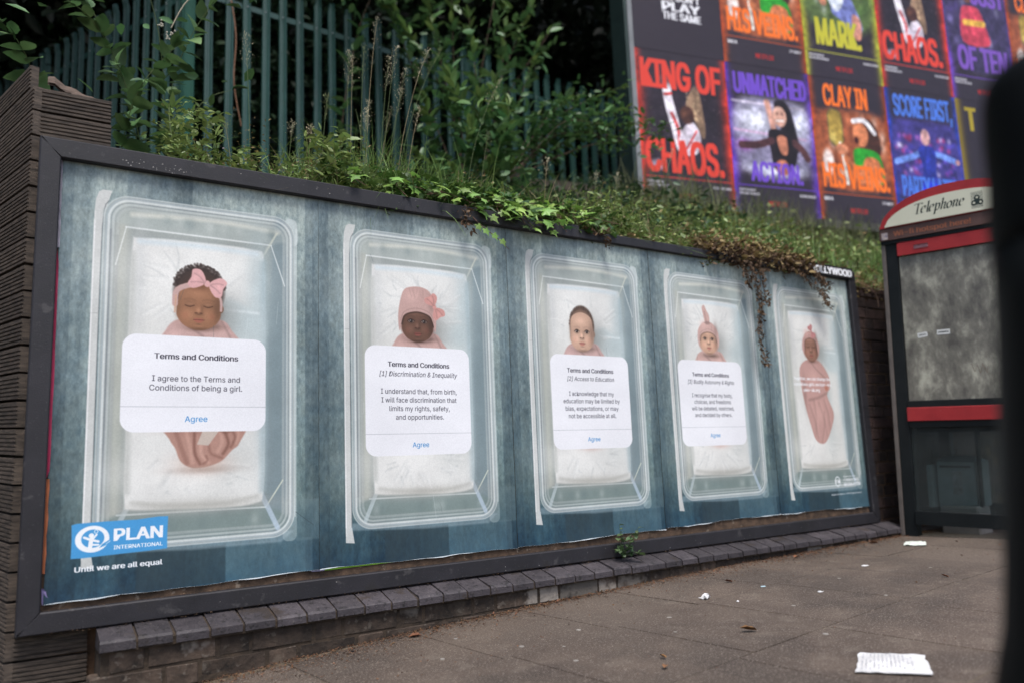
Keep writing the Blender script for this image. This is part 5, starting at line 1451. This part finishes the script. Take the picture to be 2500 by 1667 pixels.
# ---- along the left run of the fence, behind it and beyond
n = 12000
t_ = nr.uniform(0, 6, n); off = .15 + np.abs(nr.normal(0, .6, n))
P = np.stack([1.1 - .375 * t_ + .927 * off, 3.5 + .927 * t_ + .375 * off, nr.uniform(1.6, 6.0, n)], 1)
P = P[nr.random(n) < .5 + .5 * np.sin(P[:, 2] * 3 + P[:, 1] * 2)]; n = len(P)
o = scatter('hedge', *LEAF6, P, rdir(n, .6), up(n), nr.uniform(.06, .13, n), m_hedge); tag(o, 'dark leafy thicket behind the left run of the fence', kind='stuff')
# ---- woodland behind, and an unseen canopy added overhead to shade fence and hedge
n = 17000
P = np.stack([nr.uniform(-14, 14, n), nr.uniform(7.2, 8.6, n), nr.uniform(.5, 11, n)], 1)
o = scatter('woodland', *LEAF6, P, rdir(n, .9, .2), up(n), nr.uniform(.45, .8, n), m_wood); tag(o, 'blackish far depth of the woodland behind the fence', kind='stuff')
n = 52000
a = n // 2
P1 = np.stack([nr.uniform(-9, 11, a), nr.uniform(5.6, 7.5, a), nr.uniform(1.5, 9.5, a)], 1)
b = n - a
P2 = np.stack([nr.uniform(-7, 11, b), nr.uniform(2.7, 7.5, b), nr.uniform(6.1, 8.2, b) + .3 * np.sin(nr.uniform(0, 6, b))], 1)
P = np.concatenate([P1, P2]); n = len(P)
o = scatter('woodland', *LEAF6, P, rdir(n, .7), up(n), nr.uniform(.16, .30, n), m_wood); tag(o, 'deep shadowy woodland foliage behind the fence, with an unseen canopy added for shade', kind='stuff')


# ---- plants whose leaves can be told apart
def mk(nm, mt, **k):
    me = leaf_mesh(nm, **k); me.materials.append(mt); return me


sh_leaf = [mk('leaf', m_shrub, w=.36, curl=.3, fold=.35, n=6), mk('leaf', m_shrub, w=.4, curl=.15, fold=.25, n=6), mk('leaf', m_shl, w=.36, curl=.1, fold=.4, n=6)]
br_leaf = [mk('leaf', m_bramble, w=.62, curl=.25, fold=.25, n=8, serr=.06), mk('leaf', m_bramble, w=.55, curl=.4, fold=.3, n=8, serr=.06)]


def place_leaf(parent, me, p, d, s, roll=0.0, upv=(0, 0, 1)):
    d = Vector(d).normalized(); u = Vector(upv); r = d.cross(u)
    r = r.normalized() if r.length > 1e-3 else Vector((1, 0, 0)); u = r.cross(d)
    M = Matrix((r, d, u)).transposed() @ Matrix.Rotation(roll, 3, 'Y')
    return link('leaf', me, None, parent, Vector(p) - wloc(parent), M.to_euler(), s)


def curve(pts, k=5):
    P = [Vector(p) for p in pts]; out = []
    for i in range(len(P) - 1):
        a, b, c, d = P[max(i - 1, 0)], P[i], P[i + 1], P[min(i + 2, len(P) - 1)]
        for j in range(k):
            t = j / k; out.append(.5 * ((2 * b) + (c - a) * t + (2 * a - 5 * b + 4 * c - d) * t * t + (3 * b - a - 3 * c + d) * t ** 3))
    return out + [P[-1]]


def shrub(root, branches, leaves, size, step, stem_mat, r0=.006, droop=.3, tip_young=True, maxn=230, start=.0, cloud=0):
    cnt = 0; mb = MB()
    for pts in branches:
        c = curve(pts, 6); mb.tube(c, r0, r0 * .35, 5)
        tot_ = sum((c[i] - c[i - 1]).length for i in range(1, len(c))); L_ = 0; nxt = step + start * tot_
        for i in range(1, len(c)):
            seg = c[i] - c[i - 1]; q = 0
            while L_ + seg.length - q > nxt - 1e-6 and cnt < maxn and seg.length > 1e-5:
                f = (nxt - L_) / seg.length
                if f > 1 or f < 0: break
                p = c[i - 1].lerp(c[i], f); dr = seg.normalized()
                side = dr.cross(Vector((0, 0, 1))); side = side.normalized() if side.length > .05 else Vector((1, 0, 0))
                tt = i / len(c)
                if rnd.random() < .5: side = side.cross(dr)
                for sg in (-1, 1):
                    d = side * sg * (.9 - .4 * tt) + dr * (.45 + .5 * tt) + Vector((rnd.uniform(-.5, .5), rnd.uniform(-.55, .25), rnd.uniform(-.5, .35) - droop * (1 - tt)))
                    me = leaves[-1] if (tip_young and tt > .82 and len(leaves) > 1) else leaves[rnd.randrange(max(1, len(leaves) - 1))]
                    place_leaf(root, me, p, d, size * rnd.uniform(.6, 1.15) * (1 - .3 * tt), rnd.uniform(-.5, .5)); cnt += 1
                nxt += step * rnd.uniform(.8, 1.2)
            L_ += seg.length
        for k in range(3):
            d = (c[-1] - c[-2]).normalized() + Vector((rnd.uniform(-.5, .5), rnd.uniform(-.4, .2), rnd.uniform(-.1, .5)))
            place_leaf(root, leaves[-1], c[-1], d, size * .6, rnd.uniform(-.4, .4)); cnt += 1
    mb.build('stem', stem_mat, root)
    if cloud:                                                           # the many small leaves between the ones built singly
        src = [Vector(b[-1]).lerp(Vector(b[-2]), abs(rnd.gauss(0, .45))) for b in branches for _ in range(cloud)]
        P = np.array([tuple(p) for p in src]) + nr.normal(0, .075, (len(src), 3)); n_ = len(P)
        o = scatter('foliage', *LEAF6, P - np.array(wloc(root)), rdir(n_, .6, .2), up(n_), nr.uniform(size * .35, size * .85, n_), m_cloud); o.parent = root; o['kind'] = 'stuff'
    return cnt


def fan(base, tips, sag=.1, jy=.25):
    out = []
    for (x, y, z) in tips:
        b = Vector(base); t = Vector((x, y, z)); m = b.lerp(t, .5) + Vector((rnd.uniform(-.1, .1), rnd.uniform(-jy, jy) * .5, sag + rnd.uniform(-.05, .12)))
        out.append([b, b.lerp(m, .5) + Vector((0, 0, .03)), m, t])
    return out


tips = [(2.6, 3.1, 4.95), (2.75, 3.0, 4.5), (3.0, 2.9, 4.7), (3.3, 2.9, 4.95), (3.45, 2.85, 4.55), (3.9, 2.9, 4.6), (4.15, 2.8, 4.85), (4.25, 2.85, 4.5), (3.2, 3.0, 4.35), (3.75, 2.8, 4.95), (4.5, 3.0, 4.75)]
s1 = thing('shrub', (3.55, 3.05, 2.4), 'tall dark shrub with long pointed leaves arching over the middle of the fence', 'shrub', 'shrubs by the fence')
shrub(s1, fan((3.55, 3.05, 2.6), tips, .15), sh_leaf, .20, .085, m_stem, .008, maxn=285, start=.35, cloud=20)
s1b = thing('shrub', (2.3, 3.2, 2.4), 'dark overhanging shrub boughs above the tall grass heads, at the top edge of the picture', 'shrub', 'shrubs by the fence')
shrub(s1b, [[(3.0, 3.3, 5.3), (2.6, 3.1, 5.1), (2.35, 3.0, 4.75), (2.2, 2.9, 4.45)], [(2.6, 3.3, 5.3), (2.2, 3.1, 5.1), (2.0, 3.0, 4.8)], [(3.4, 3.2, 5.25), (3.1, 3.0, 5.05), (2.95, 2.9, 4.8)],
            [(3.4, 3.3, 5.2), (3.7, 3.1, 5.1), (3.95, 3.0, 4.95)], [(3.0, 3.3, 5.2), (2.75, 3.1, 4.95), (2.6, 3.0, 4.6)], [(2.3, 3.3, 2.4), (2.4, 3.35, 3.6), (2.6, 3.3, 4.6), (3.0, 3.3, 5.3)]], sh_leaf, .20, .08, m_stem, .007, maxn=170, cloud=22)
s2 = thing('shrub', (2.9, 1.8, 1.9), 'mid green bushy shrub with pale young tips in front of the far pales', 'shrub', 'shrubs by the fence')
tips = [(2.35, 1.7, 2.95), (2.5, 1.6, 3.15), (2.75, 1.6, 3.05), (2.95, 1.7, 3.25), (3.0, 1.6, 3.05), (2.3, 1.7, 2.55), (2.6, 1.5, 2.75), (2.9, 1.5, 2.8), (3.0, 1.6, 2.55), (2.45, 1.5, 2.4), (2.75, 1.5, 2.5), (3.05, 1.5, 2.35)]
shrub(s2, fan((2.9, 1.85, 2.0), tips, .08), sh_leaf, .19, .055, m_gstem, .006, maxn=285, start=.3, cloud=22)
s3 = thing('shrub', (3.3, 1.9, 2.0), 'long leafy bough reaching right across the edge of the sports billboard', 'shrub', 'shrubs by the fence')
B0 = (3.2, 1.95, 2.6)
tips = [(3.45, 1.8, 3.2), (3.65, 1.7, 3.3), (3.85, 1.8, 3.4), (4.05, 1.7, 3.15), (4.2, 1.6, 3.3), (4.25, 1.7, 3.55), (4.45, 1.6, 3.25), (4.55, 1.6, 3.1), (4.72, 1.55, 3.2), (4.0, 1.6, 3.0), (3.7, 1.7, 3.0), (4.3, 1.6, 3.05), (3.9, 1.6, 3.1)]
shrub(s3, fan(B0, tips, .14), sh_leaf, .12, .045, m_stem, .005, maxn=280, start=.25, cloud=34)
d1 = thing('bramble', (.15, 1.0, 1.7), 'bramble with broad pale green leaves sprawling over the planter corner', 'bramble')
BR = [[(.5, 1.3, 1.8), (.35, 1.1, 2.3), (.15, .9, 2.55), (-.1, .8, 2.6)], [(.5, 1.3, 1.8), (.3, 1.2, 2.5), (.05, 1.1, 2.9), (-.15, 1.0, 3.0)], [(.6, 1.3, 1.8), (.55, 1.1, 2.4), (.7, .9, 2.8), (.85, .8, 2.9)],
      [(.1, 1.2, 1.8), (-.1, .9, 2.3), (-.3, .7, 2.4)], [(.3, 1.2, 1.8), (.35, .9, 2.2), (.5, .8, 2.45)], [(.6, 1.4, 1.9), (.5, 1.2, 2.7), (.35, 1.1, 3.05)], [(.5, 1.2, 1.8), (.65, 1.0, 2.25), (.8, .9, 2.35)],
      [(-.1, 1.4, 1.8), (-.3, 1.3, 2.6), (-.4, 1.2, 3.0)], [(-.2, 1.4, 1.8), (-.4, 1.0, 2.2), (-.5, .9, 2.5)]]
shrub(d1, BR, br_leaf, .135, .07, m_gstem, .003, tip_young=False, maxn=190, cloud=8)
mb = MB(); m_blos = mat('pale_blossom', (.5, .48, .40), (.62, .58, .5), 20, .8)
for (x, y, z_) in ((.45, .9, 2.62), (.52, .9, 2.58), (.0, .9, 2.85), (-.05, .95, 2.95), (.48, .88, 2.55)):
    for k in range(7):
        p = Vector((x + rnd.uniform(-.02, .02), y, z_ + rnd.uniform(-.02, .02))); mb.lathe([(.001, -.004), (.006, 0), (.001, .005)], p, 6)
mb.build('blossom', m_blos, d1)
mb = MB(); mb.tube(curve([(.95, 1.0, 3.08), (.75, 1.0, 2.98), (.60, 1.0, 2.84), (.52, 1.0, 2.66)], 6), .005, .003, 6)
tag(mb.build('bare_twig', mat('pale_twig', (.24, .20, .14), (.34, .30, .22), 20, .7)), 'pale arching bare twig hanging in front of the left fence run', 'twig')
mb = MB(); mb.tube(curve([(1.27, 2.9, 4.2), (1.33, 2.9, 3.8), (1.32, 2.9, 3.4), (1.38, 2.9, 3.05)], 6), .006, .004, 6)
tag(mb.build('bare_twig', mat('red_twig', (.15, .07, .035), (.22, .11, .06), 20, .7)), 'long reddish brown bare twig hanging just right of the fence corner post', 'twig')
e1 = thing('broadleaf_weed', (.42, .32, 1.5), 'upright weed with broad crinkled green leaves behind the left end of the frame', 'weed')
bl = [mk('leaf', mat('leaf_broad', (.03, .085, .022), (.07, .14, .04), 12, bump=.4, bscale=60, **GLf), w=.6, curl=.35, fold=.2, n=7), mk('leaf', m_shl, w=.32, curl=0, fold=.4, n=5)]
mb = MB(); mb.tube(curve([(.42, .32, 1.55), (.415, .31, 1.72), (.40, .30, 1.86), (.395, .3, 1.93)]), .005, .003, 6); mb.build('stem', m_gstem, e1)
for (z_, az_, s_, dz, k) in ((1.62, 200, .11, -.3, 0), (1.64, 300, .12, -.4, 0), (1.70, 250, .115, -.5, 0), (1.72, 20, .11, -.1, 0), (1.76, 330, .11, -.3, 0), (1.80, 190, .09, .1, 0), (1.84, 350, .09, .1, 0), (1.9, 100, .07, 1, 1), (1.9, 200, .07, .9, 1), (1.92, 340, .08, 1.2, 1), (1.92, 260, .07, 1.5, 1), (1.6, 160, .1, -.2, 0)):
    place_leaf(e1, bl[k], (.41, .31, z_), (math.cos(R(az_)), math.sin(R(az_)), dz), s_, 0)


# ---- ivy draped over the frame
def ivy_mesh():
    ang = [-90, -62, -28, 0, 28, 52, 90 - 10, 90, 100, 128, 152, 180, 208, 242]
    rad = [.12, .42, .50, .34, .62, .40, .62, .95, .62, .40, .62, .34, .50, .42]
    rad = [.10, .40, .56, .36, .66, .44, .60, .98, .60, .44, .66, .36, .56, .40]
    V = [(0, .25, .02)]
    for a, r_ in zip(ang, rad): V.append((r_ * .6 * math.cos(R(a)), .25 + r_ * .62 * math.sin(R(a)), -.10 * r_ * r_ + rnd.uniform(-.02, .02)))
    n = len(ang)
    return to_mesh('leaf', V, [(0, 1 + i, 1 + (i + 1) % n) for i in range(n)])


iv = []
for k in range(4):
    me = ivy_mesh(); me.materials.append(m_ivy if k < 3 else mat('leaf_ivy_dark', (.025, .07, .018), (.06, .12, .03), 9, **GLf)); iv.append(me)
ivy = thing('ivy', (1.9, .1, 1.5), 'bright green ivy spilling over the top of the billboard frame', 'ivy')
mb = MB(); cnt = 0
trails = []
for k in range(34):
    x = rnd.triangular(1.05, 2.6, 1.75); p = [Vector((x, .30, 1.66)), Vector((x + rnd.uniform(-.1, .1), .16, 1.70)), Vector((x + rnd.uniform(-.1, .15), .05, 1.66)), Vector((x + rnd.uniform(-.1, .2), -.025, 1.61 - rnd.uniform(0, .05)))]
    if 1.5 < x < 2.1 and rnd.random() < .6: p.append(Vector((p[-1].x + rnd.uniform(0, .08), -.045, 1.53 + rnd.uniform(-.03, .04))))
    trails.append(p)
trails += [[(1.0, .2, 1.6), (1.05, .1, 1.64), (1.1, .02, 1.62)], [(1.62, 0, 1.58), (1.68, -.04, 1.50), (1.78, -.04, 1.44), (1.84, -.035, 1.40)], [(2.5, .2, 1.7), (2.7, .1, 1.66), (2.85, 0, 1.6)], [(2.3, .2, 1.7), (2.45, .1, 1.68), (2.6, .0, 1.63)]]
for p in trails:
    c = curve(p, 5); mb.tube(c, .0022, .0012, 4)
    for q in c[2::2]:
        for _ in range(1 if rnd.random() < .65 else 2):
            if cnt >= 295: break
            off_ = Vector((rnd.uniform(-.05, .05), rnd.uniform(-.03, .03), rnd.uniform(-.02, .045)))
            place_leaf(ivy, iv[rnd.choice((0, 1, 2, 0, 1, 3))], q + off_, (rnd.uniform(-.8, .8), -.7 + rnd.uniform(-.3, .2), rnd.uniform(-.9, .1)), rnd.uniform(.055, .105), rnd.uniform(-.5, .5), (rnd.uniform(-.3, .3), -.6, .8)); cnt += 1
mb.build('stem', mat('ivy_stem', (.10, .05, .035), (.16, .09, .06), 20, .7), ivy)
n = 1500
x = np.clip(nr.normal(1.85, .38, n), 1.0, 2.7); yy = nr.uniform(-.01, .32, n)
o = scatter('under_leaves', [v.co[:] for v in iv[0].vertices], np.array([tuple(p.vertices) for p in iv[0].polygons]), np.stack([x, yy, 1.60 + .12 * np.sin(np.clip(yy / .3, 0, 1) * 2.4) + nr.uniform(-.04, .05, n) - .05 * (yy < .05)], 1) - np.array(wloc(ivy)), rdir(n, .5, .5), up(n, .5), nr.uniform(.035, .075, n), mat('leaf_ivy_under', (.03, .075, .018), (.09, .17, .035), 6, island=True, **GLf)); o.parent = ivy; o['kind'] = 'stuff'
for (x, y, z_) in ((1.79, -.045, 1.445), (1.66, -.045, 1.50), (1.70, -.045, 1.485), (1.75, -.04, 1.47)): place_leaf(ivy, iv[1], (x, y, z_), (.3, -.3, -.8), .06, 0, (0, -1, .2))
# small ledge weed
wd = thing('ledge_weed', (2.43, -.06, -.07), 'small round-leaved weed growing on the ledge under the third poster', 'weed')
wl_ = mk('leaf', mat('leaf_ledge', (.045, .09, .035), (.10, .15, .06), 12, **GLf), w=.9, curl=.2, fold=.2, n=5)
mb = MB()
for k in range(13):
    tip = Vector((2.43 + rnd.uniform(-.07, .10), -.07 + rnd.uniform(-.05, .02), -.05 + rnd.uniform(.0, .13)))
    if k == 0: tip = Vector((2.41, -.05, .09))
    c = curve([(2.43, -.04, -.07), Vector((2.43, -.05, -.04)).lerp(tip, .5), tip], 3); mb.tube(c, .0015, .001, 4)
    for q in c[2:]:
        place_leaf(wd, wl_, q, (rnd.uniform(-1, 1), rnd.uniform(-1, .2), rnd.uniform(-.4, .6)), rnd.uniform(.018, .034), rnd.uniform(-.4, .4))
mb.build('stem', m_gstem, wd)

# ---- grasses
def blades(name, label, base, H_, lean, m, w=.004, seg=5, bend=.5):
    """Curved tapering blades, one mesh; base n x 3, heights n, lean n x 2."""
    n = len(base); t = np.linspace(0, 1, seg + 1)
    az = nr.uniform(0, 2 * PI, n); wx, wy = np.cos(az) * w, np.sin(az) * w
    V = np.zeros((n, seg + 1, 2, 3))
    for i, tt in enumerate(t):
        c = base + np.stack([lean[:, 0] * tt ** 2, lean[:, 1] * tt ** 2, H_ * (tt - bend * tt ** 3 * np.hypot(lean[:, 0], lean[:, 1]) / (H_ + 1e-6))], 1)
        k = (1 - tt ** 1.5) * .9 + .1
        V[:, i, 0] = c - np.stack([wx * k, wy * k, 0 * wx], 1); V[:, i, 1] = c + np.stack([wx * k, wy * k, 0 * wx], 1)
    F = np.array([(2 * i, 2 * i + 1, 2 * i + 3, 2 * i + 2) for i in range(seg)])[None] + (np.arange(n) * (seg + 1) * 2)[:, None, None]
    o = link(name, to_mesh(name, V.reshape(-1, 3), F.reshape(-1, 4)), m)
    return tag(o, label, kind='stuff') if label else o


def bz(x, y): return np.array([bank(a, b) for a, b in zip(x, y)])


n = 1900
x = nr.uniform(.75, 3.4, n); y = .10 + nr.exponential(.28, n); k = nr.random(n) < .3 + .7 * np.exp(-((x - 1.35) / .55) ** 2) + .2 * np.exp(-((x - 2.6) / .4) ** 2); x, y = x[k], y[k]; n = len(x)
h = nr.uniform(.06, .30, n) * (1 + .8 * np.exp(-((x - 1.4) / .45) ** 2))
blades('grass', 'long green grass growing behind the middle of the billboard frame', np.stack([x, y, bz(x, y)], 1), h, nr.normal(0, .13, (n, 2)), m_grass, .0035)
n = 420
x = nr.normal(1.38, .22, n); y = nr.uniform(.12, .5, n)
blades('grass', 'clump of tall arching green blades behind the second poster', np.stack([x, y, bz(x, y)], 1), nr.uniform(.28, .62, n), nr.normal(0, .17, (n, 2)), m_grass, .0032, 7, .9)
n = 260
x = nr.uniform(.5, 3.2, n); y = nr.uniform(.1, .5, n)
blades('grass', 'scattered tall green blades along the whole frame', np.stack([x, y, bz(x, y)], 1), nr.uniform(.2, .5, n), nr.normal(0, .16, (n, 2)), m_grass, .0030, 7, .9)
n = 600
x = nr.uniform(.9, 3.2, n); y = .10 + nr.exponential(.2, n); h = nr.uniform(.12, .4, n)
blades('dry_grass', 'dry straw-coloured blades among the green grass', np.stack([x, y, bz(x, y)], 1), h, nr.normal(0, .16, (n, 2)), m_straw, .0028)
n = 6500
x = nr.uniform(3.0, 7.5, n); y = .08 + nr.random(n) ** 1.3 * 2.3; k = y < 2.35 - (x - 5) * .25; x, y = x[k], y[k]; n = len(x)
cl = .5 + .5 * np.sin(x * 5.1 + np.sin(y * 6) * 2) * np.sin(y * 7.3 + x * 2.2); k = nr.random(n) < .35 + .65 * cl; x, y, cl = x[k], y[k], cl[k]; n = len(x); h = nr.uniform(.06, .20, n) * (.7 + 1.5 * cl)
blades('bank_grass', 'sunlit tussocky grass on the bank below the sports billboard', np.stack([x, y, bz(x, y)], 1), h, nr.normal(0, .1, (n, 2)), m_grass, .005, 4)
n = 1400
x = nr.uniform(4.6, 8.2, n); y = 2.15 - (x - 5) * .25 - nr.uniform(0, .35, n); h = nr.uniform(.3, .62, n)
blades('scrub_grass', 'taller scrub grass along the bottom of the sports billboard', np.stack([x, y, bz(x, y)], 1), h, nr.normal(0, .12, (n, 2)), m_straw if 0 else mat('grass_scrub', (.05, .075, .025), (.14, .14, .06), 4, island=True, vary=.4, rough=.7), .004, 4)
n = 1500
x = nr.uniform(.3, 5.5, n); y = nr.uniform(.4, 3.3, n); h = nr.uniform(.10, .30, n)
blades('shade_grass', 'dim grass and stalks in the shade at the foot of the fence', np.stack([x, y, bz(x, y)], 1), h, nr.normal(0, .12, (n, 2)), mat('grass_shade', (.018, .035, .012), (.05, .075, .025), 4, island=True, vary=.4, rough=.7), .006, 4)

# ---- tall flowering grass stalks: each its own plant
m_seed = mat('seed_head', (.36, .32, .20), (.58, .52, .36), 20, .8, vary=.2)
m_seedg = mat('seed_head_green', (.13, .16, .06), (.24, .26, .12), 20, .8, vary=.2)
heads = [(1.36, 2.62, .35, 1.28), (1.22, 2.36, .33, 1.2), (1.30, 2.46, .38, 1.27), (1.72, 2.55, .35, 1.42), (1.62, 2.5, .3, 1.40), (1.50, 2.28, .36, 1.38), (2.12, 2.5, .4, 1.85), (1.45, 2.17, .4, 1.36), (1.18, 2.36, .28, 1.16), (.73, 2.38, .4, .76),
         (1.56, 2.17, .3, 1.46), (1.40, 2.40, .3, 1.33), (1.34, 2.2, .42, 1.3), (1.54, 2.42, .4, 1.42), (1.47, 2.5, .36, 1.37), (2.0, 2.15, .35, 1.92), (1.28, 2.1, .3, 1.24), (1.1, 2.15, .35, 1.06), (1.02, 1.98, .35, 1.0), (2.35, 2.05, .3, 2.3),
         (.62, 1.90, .3, .66), (.95, 2.0, .4, .92), (2.75, 2.05, .35, 2.68), (2.95, 2.1, .4, 2.9), (3.1, 2.0, .35, 3.05), (3.45, 2.35, .4, 3.25)]
ORD = ('first second third fourth fifth sixth seventh eighth ninth tenth eleventh twelfth thirteenth fourteenth fifteenth sixteenth seventeenth eighteenth nineteenth twentieth twenty-first twenty-second twenty-third twenty-fourth twenty-fifth last').split()
for i, (xt, zt, yy, xb) in enumerate(sorted(heads, key=lambda h: h[3])):
    zb = bank(xb, yy) - .02
    g = thing('grass_stalk', (xb, yy, zb), ORD[i] + ' flowering grass stalk from the left above the frame, ' + ('tall' if zt > 2.25 else 'short') + ' with ' + ('feathery straw' if i % 4 else 'greenish') + ' head', 'grass stalk', 'tall flowering grass stalks behind the frame')
    c = curve([(xb, yy, zb), (xb + (xt - xb) * .25, yy, zb + (zt - zb) * .45), (xb + (xt - xb) * .65, yy, zb + (zt - zb) * .8), (xt, yy, zt)], 6)
    mb = MB(); mb.tube(c, .0014, .0007, 4); mb.build('stalk', m_gstem if i % 3 else m_straw, g)
    mb = MB(); k0 = int(len(c) * .66)
    for q in range(k0, len(c)):
        for _ in range(9):
            f = rnd.random(); p = c[q].lerp(c[min(q + 1, len(c) - 1)], f); sp = .027 * (1.15 - (q - k0) / (len(c) - k0))
            d = Vector((rnd.uniform(-1, 1), rnd.uniform(-1, 1), rnd.uniform(.3, 1.8))).normalized() * rnd.uniform(.4, 1.4) * sp * 1.5
            e_ = p + d; s_ = Vector((rnd.uniform(-1, 1), rnd.uniform(-1, 1), 0)).normalized() * .0016; l_ = d.normalized() * rnd.uniform(.006, .011)
            mb.add([p - s_ * .2, p + s_ * .2, e_], [(0, 1, 2)]); mb.add([e_, e_ + l_ * .4 + s_, e_ + l_, e_ + l_ * .4 - s_], [(0, 1, 2, 3)])
    mb.build('seed_head', m_seed if i % 4 else m_seedg, g)

# ---- low weeds along the top of the frame
def weedy(name, label, x0, x1, n_, y0, y1, zh, size, m, seed=0):
    cx_ = nr.uniform(x0, x1, max(6, int((x1 - x0) * 11))); c = nr.integers(0, len(cx_), n_)
    x = cx_[c] + nr.normal(0, .035, n_); y = nr.uniform(y0, y1, n_); hc = (.22 + .95 * nr.random(len(cx_)) ** 2)[c]
    z_ = np.array([bank(a, max(b, .06)) for a, b in zip(x, y)]) + .03 + nr.random(n_) ** 1.2 * zh * hc
    P = np.stack([x, y, z_], 1)
    o = scatter(name, *LEAF6, P, rdir(n_, .5, .3), up(n_, .5), nr.uniform(size * .5, size * 1.2, n_), m); return tag(o, label, kind='stuff')


weedy('low_weeds', 'mixed small-leaved weeds crowding the top edge of the frame', .40, 3.3, 6200, .04, .45, .30, .034, m_weed)
weedy('low_weeds', 'yellow-green leafy weeds standing above the frame over the first poster', .45, 1.3, 800, .04, .3, .30, .055, m_weed)
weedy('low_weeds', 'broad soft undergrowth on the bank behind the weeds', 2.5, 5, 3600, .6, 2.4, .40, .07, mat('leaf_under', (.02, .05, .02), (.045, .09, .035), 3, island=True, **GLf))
weedy('dry_weeds', 'brown withered flower heads among the weeds on the frame', .45, 2.2, 1700, .04, .35, .33, .018, m_wdry)
weedy('dry_weeds', 'browning tangled weeds over the right half of the frame', 2.2, 4.1, 3800, -.01, .35, .19, .032, m_wdry)
weedy('low_weeds', 'yellow-green weeds mixed into the browning tangle', 2.4, 4.3, 3200, .0, .6, .28, .042, m_weed)
weedy('low_weeds', 'scruffy broad-leaved weeds scattered over the grassy bank at the right', 3.6, 7.6, 4200, .25, 2.0, .30, .055, m_weed)
weedy('dry_weeds', 'rusty withered stalks and leaves on the grassy bank', 3.4, 7.4, 2200, .05, 1.6, .30, .036, m_wdry)
m_flow = mat('small_flowers', (.5, .30, .04), (.30, .28, .5), 25, .8, island=True)
n = 90
x = np.concatenate([nr.normal(c, .03, 15) for c in (.50, .62, .72, .86, 1.0, .8)]); y = nr.uniform(.08, .3, n); P = np.stack([x, y, bz(x, y) + nr.uniform(.08, .24, n)], 1)
tag(scatter('tiny_flowers', *LEAF6, P, rdir(n), up(n), nr.uniform(.006, .012, n), m_flow), 'tiny yellow and mauve flowers among the weeds left of the tall grass', kind='stuff')
# ---- dry vine hanging over the last two posters
dv = thing('dry_vine', (3.55, -.04, 1.55), 'withered brown creeper hanging over the right end of the billboard', 'creeper')
V_T = [[(3.45, .1, 1.62), (3.50, -.03, 1.58), (3.58, -.05, 1.40), (3.60, -.05, 1.25), (3.57, -.05, 1.10), (3.60, -.045, .92)], [(3.5, .1, 1.62), (3.56, -.03, 1.56), (3.64, -.05, 1.42), (3.66, -.05, 1.28)], [(3.4, .1, 1.6), (3.48, -.04, 1.5), (3.52, -.05, 1.38)],
       [(3.6, .1, 1.62), (3.75, -.03, 1.58), (3.95, -.05, 1.52), (4.15, -.06, 1.42), (4.25, -.06, 1.30)], [(3.7, .1, 1.64), (3.9, -.03, 1.60), (4.10, -.06, 1.52), (4.28, -.06, 1.44)], [(3.9, .1, 1.62), (4.05, -.04, 1.58), (4.2, -.06, 1.48), (4.22, -.06, 1.38)],
       [(3.3, .1, 1.62), (3.45, -.02, 1.60), (3.6, -.05, 1.53)], [(3.2, .1, 1.62), (3.3, -.03, 1.58), (3.42, -.04, 1.53)], [(1.58, .05, 1.6), (1.6, -.035, 1.55), (1.61, -.04, 1.47)], [(2.42, .05, 1.6), (2.43, -.03, 1.56), (2.45, -.035, 1.49)], [(2.36, .05, 1.6), (2.37, -.03, 1.56)]]
mb = MB(); LP, LD = [], []
for p in V_T:
    c = curve(p, 8); mb.tube(c, .0028, .0014, 5)
    for q in c[2:]:
        for _ in range(9 if len(p) > 2 and p[0][0] > 3 else 4): LP.append(q + Vector((rnd.uniform(-.022, .022), rnd.uniform(-.022, .005), rnd.uniform(-.018, .018)))); LD.append((rnd.uniform(-1, 1), rnd.uniform(-.6, .2), rnd.uniform(-1.2, .4)))
mb.build('stem', m_brown, dv)
o = scatter('withered_leaves', *LEAF6, np.array([tuple(p) for p in LP]) - np.array(wloc(dv)), np.array(LD), up(len(LP), .8), nr.uniform(.012, .034, len(LP)), m_brown); o.parent = dv; o['kind'] = 'stuff'
n = 2600
x = nr.uniform(3.2, 4.25, n); y = nr.uniform(-.055, .25, n); P = np.stack([x, y, 1.57 + nr.normal(.02, .035, n) - .04 * (y < 0)], 1)
k = nr.random(n) < .55
o = scatter('tangled_stems', *LEAF6, P[k] - np.array(wloc(dv)), rdir(k.sum()), up(k.sum(), .8), nr.uniform(.020, .050, k.sum()), m_brown); o.parent = dv; o['kind'] = 'stuff'
o = scatter('yellowing_leaves', *LEAF6, P[~k] + np.array((0, -.01, .02)) - np.array(wloc(dv)), rdir((~k).sum(), .5, .5), up((~k).sum(), .6), nr.uniform(.024, .058, (~k).sum()), m_wdry); o.parent = dv; o['kind'] = 'stuff'
n = 2200
x = nr.uniform(4.6, 6.5, n); P = np.stack([x, nr.uniform(-.02, .25, n), 1.52 + nr.normal(0, .035, n)], 1)
tag(scatter('root_fringe', *LEAF6, P, rdir(n), up(n, .8), nr.uniform(.015, .04, n), m_wdry), 'fringe of dry roots and grass over the top of the retaining wall', kind='stuff')
mb = MB(); mb.tube(curve([(4.72, .05, 1.54), (4.82, .0, 1.50), (4.90, -.01, 1.44), (4.91, -.01, 1.36)], 6), .004, .003, 5)
tag(mb.build('dry_root', mat('pale_root', (.22, .13, .09), (.30, .19, .13), 20, .7)), 'single pale dry root curling down over the brick retaining wall', 'root')
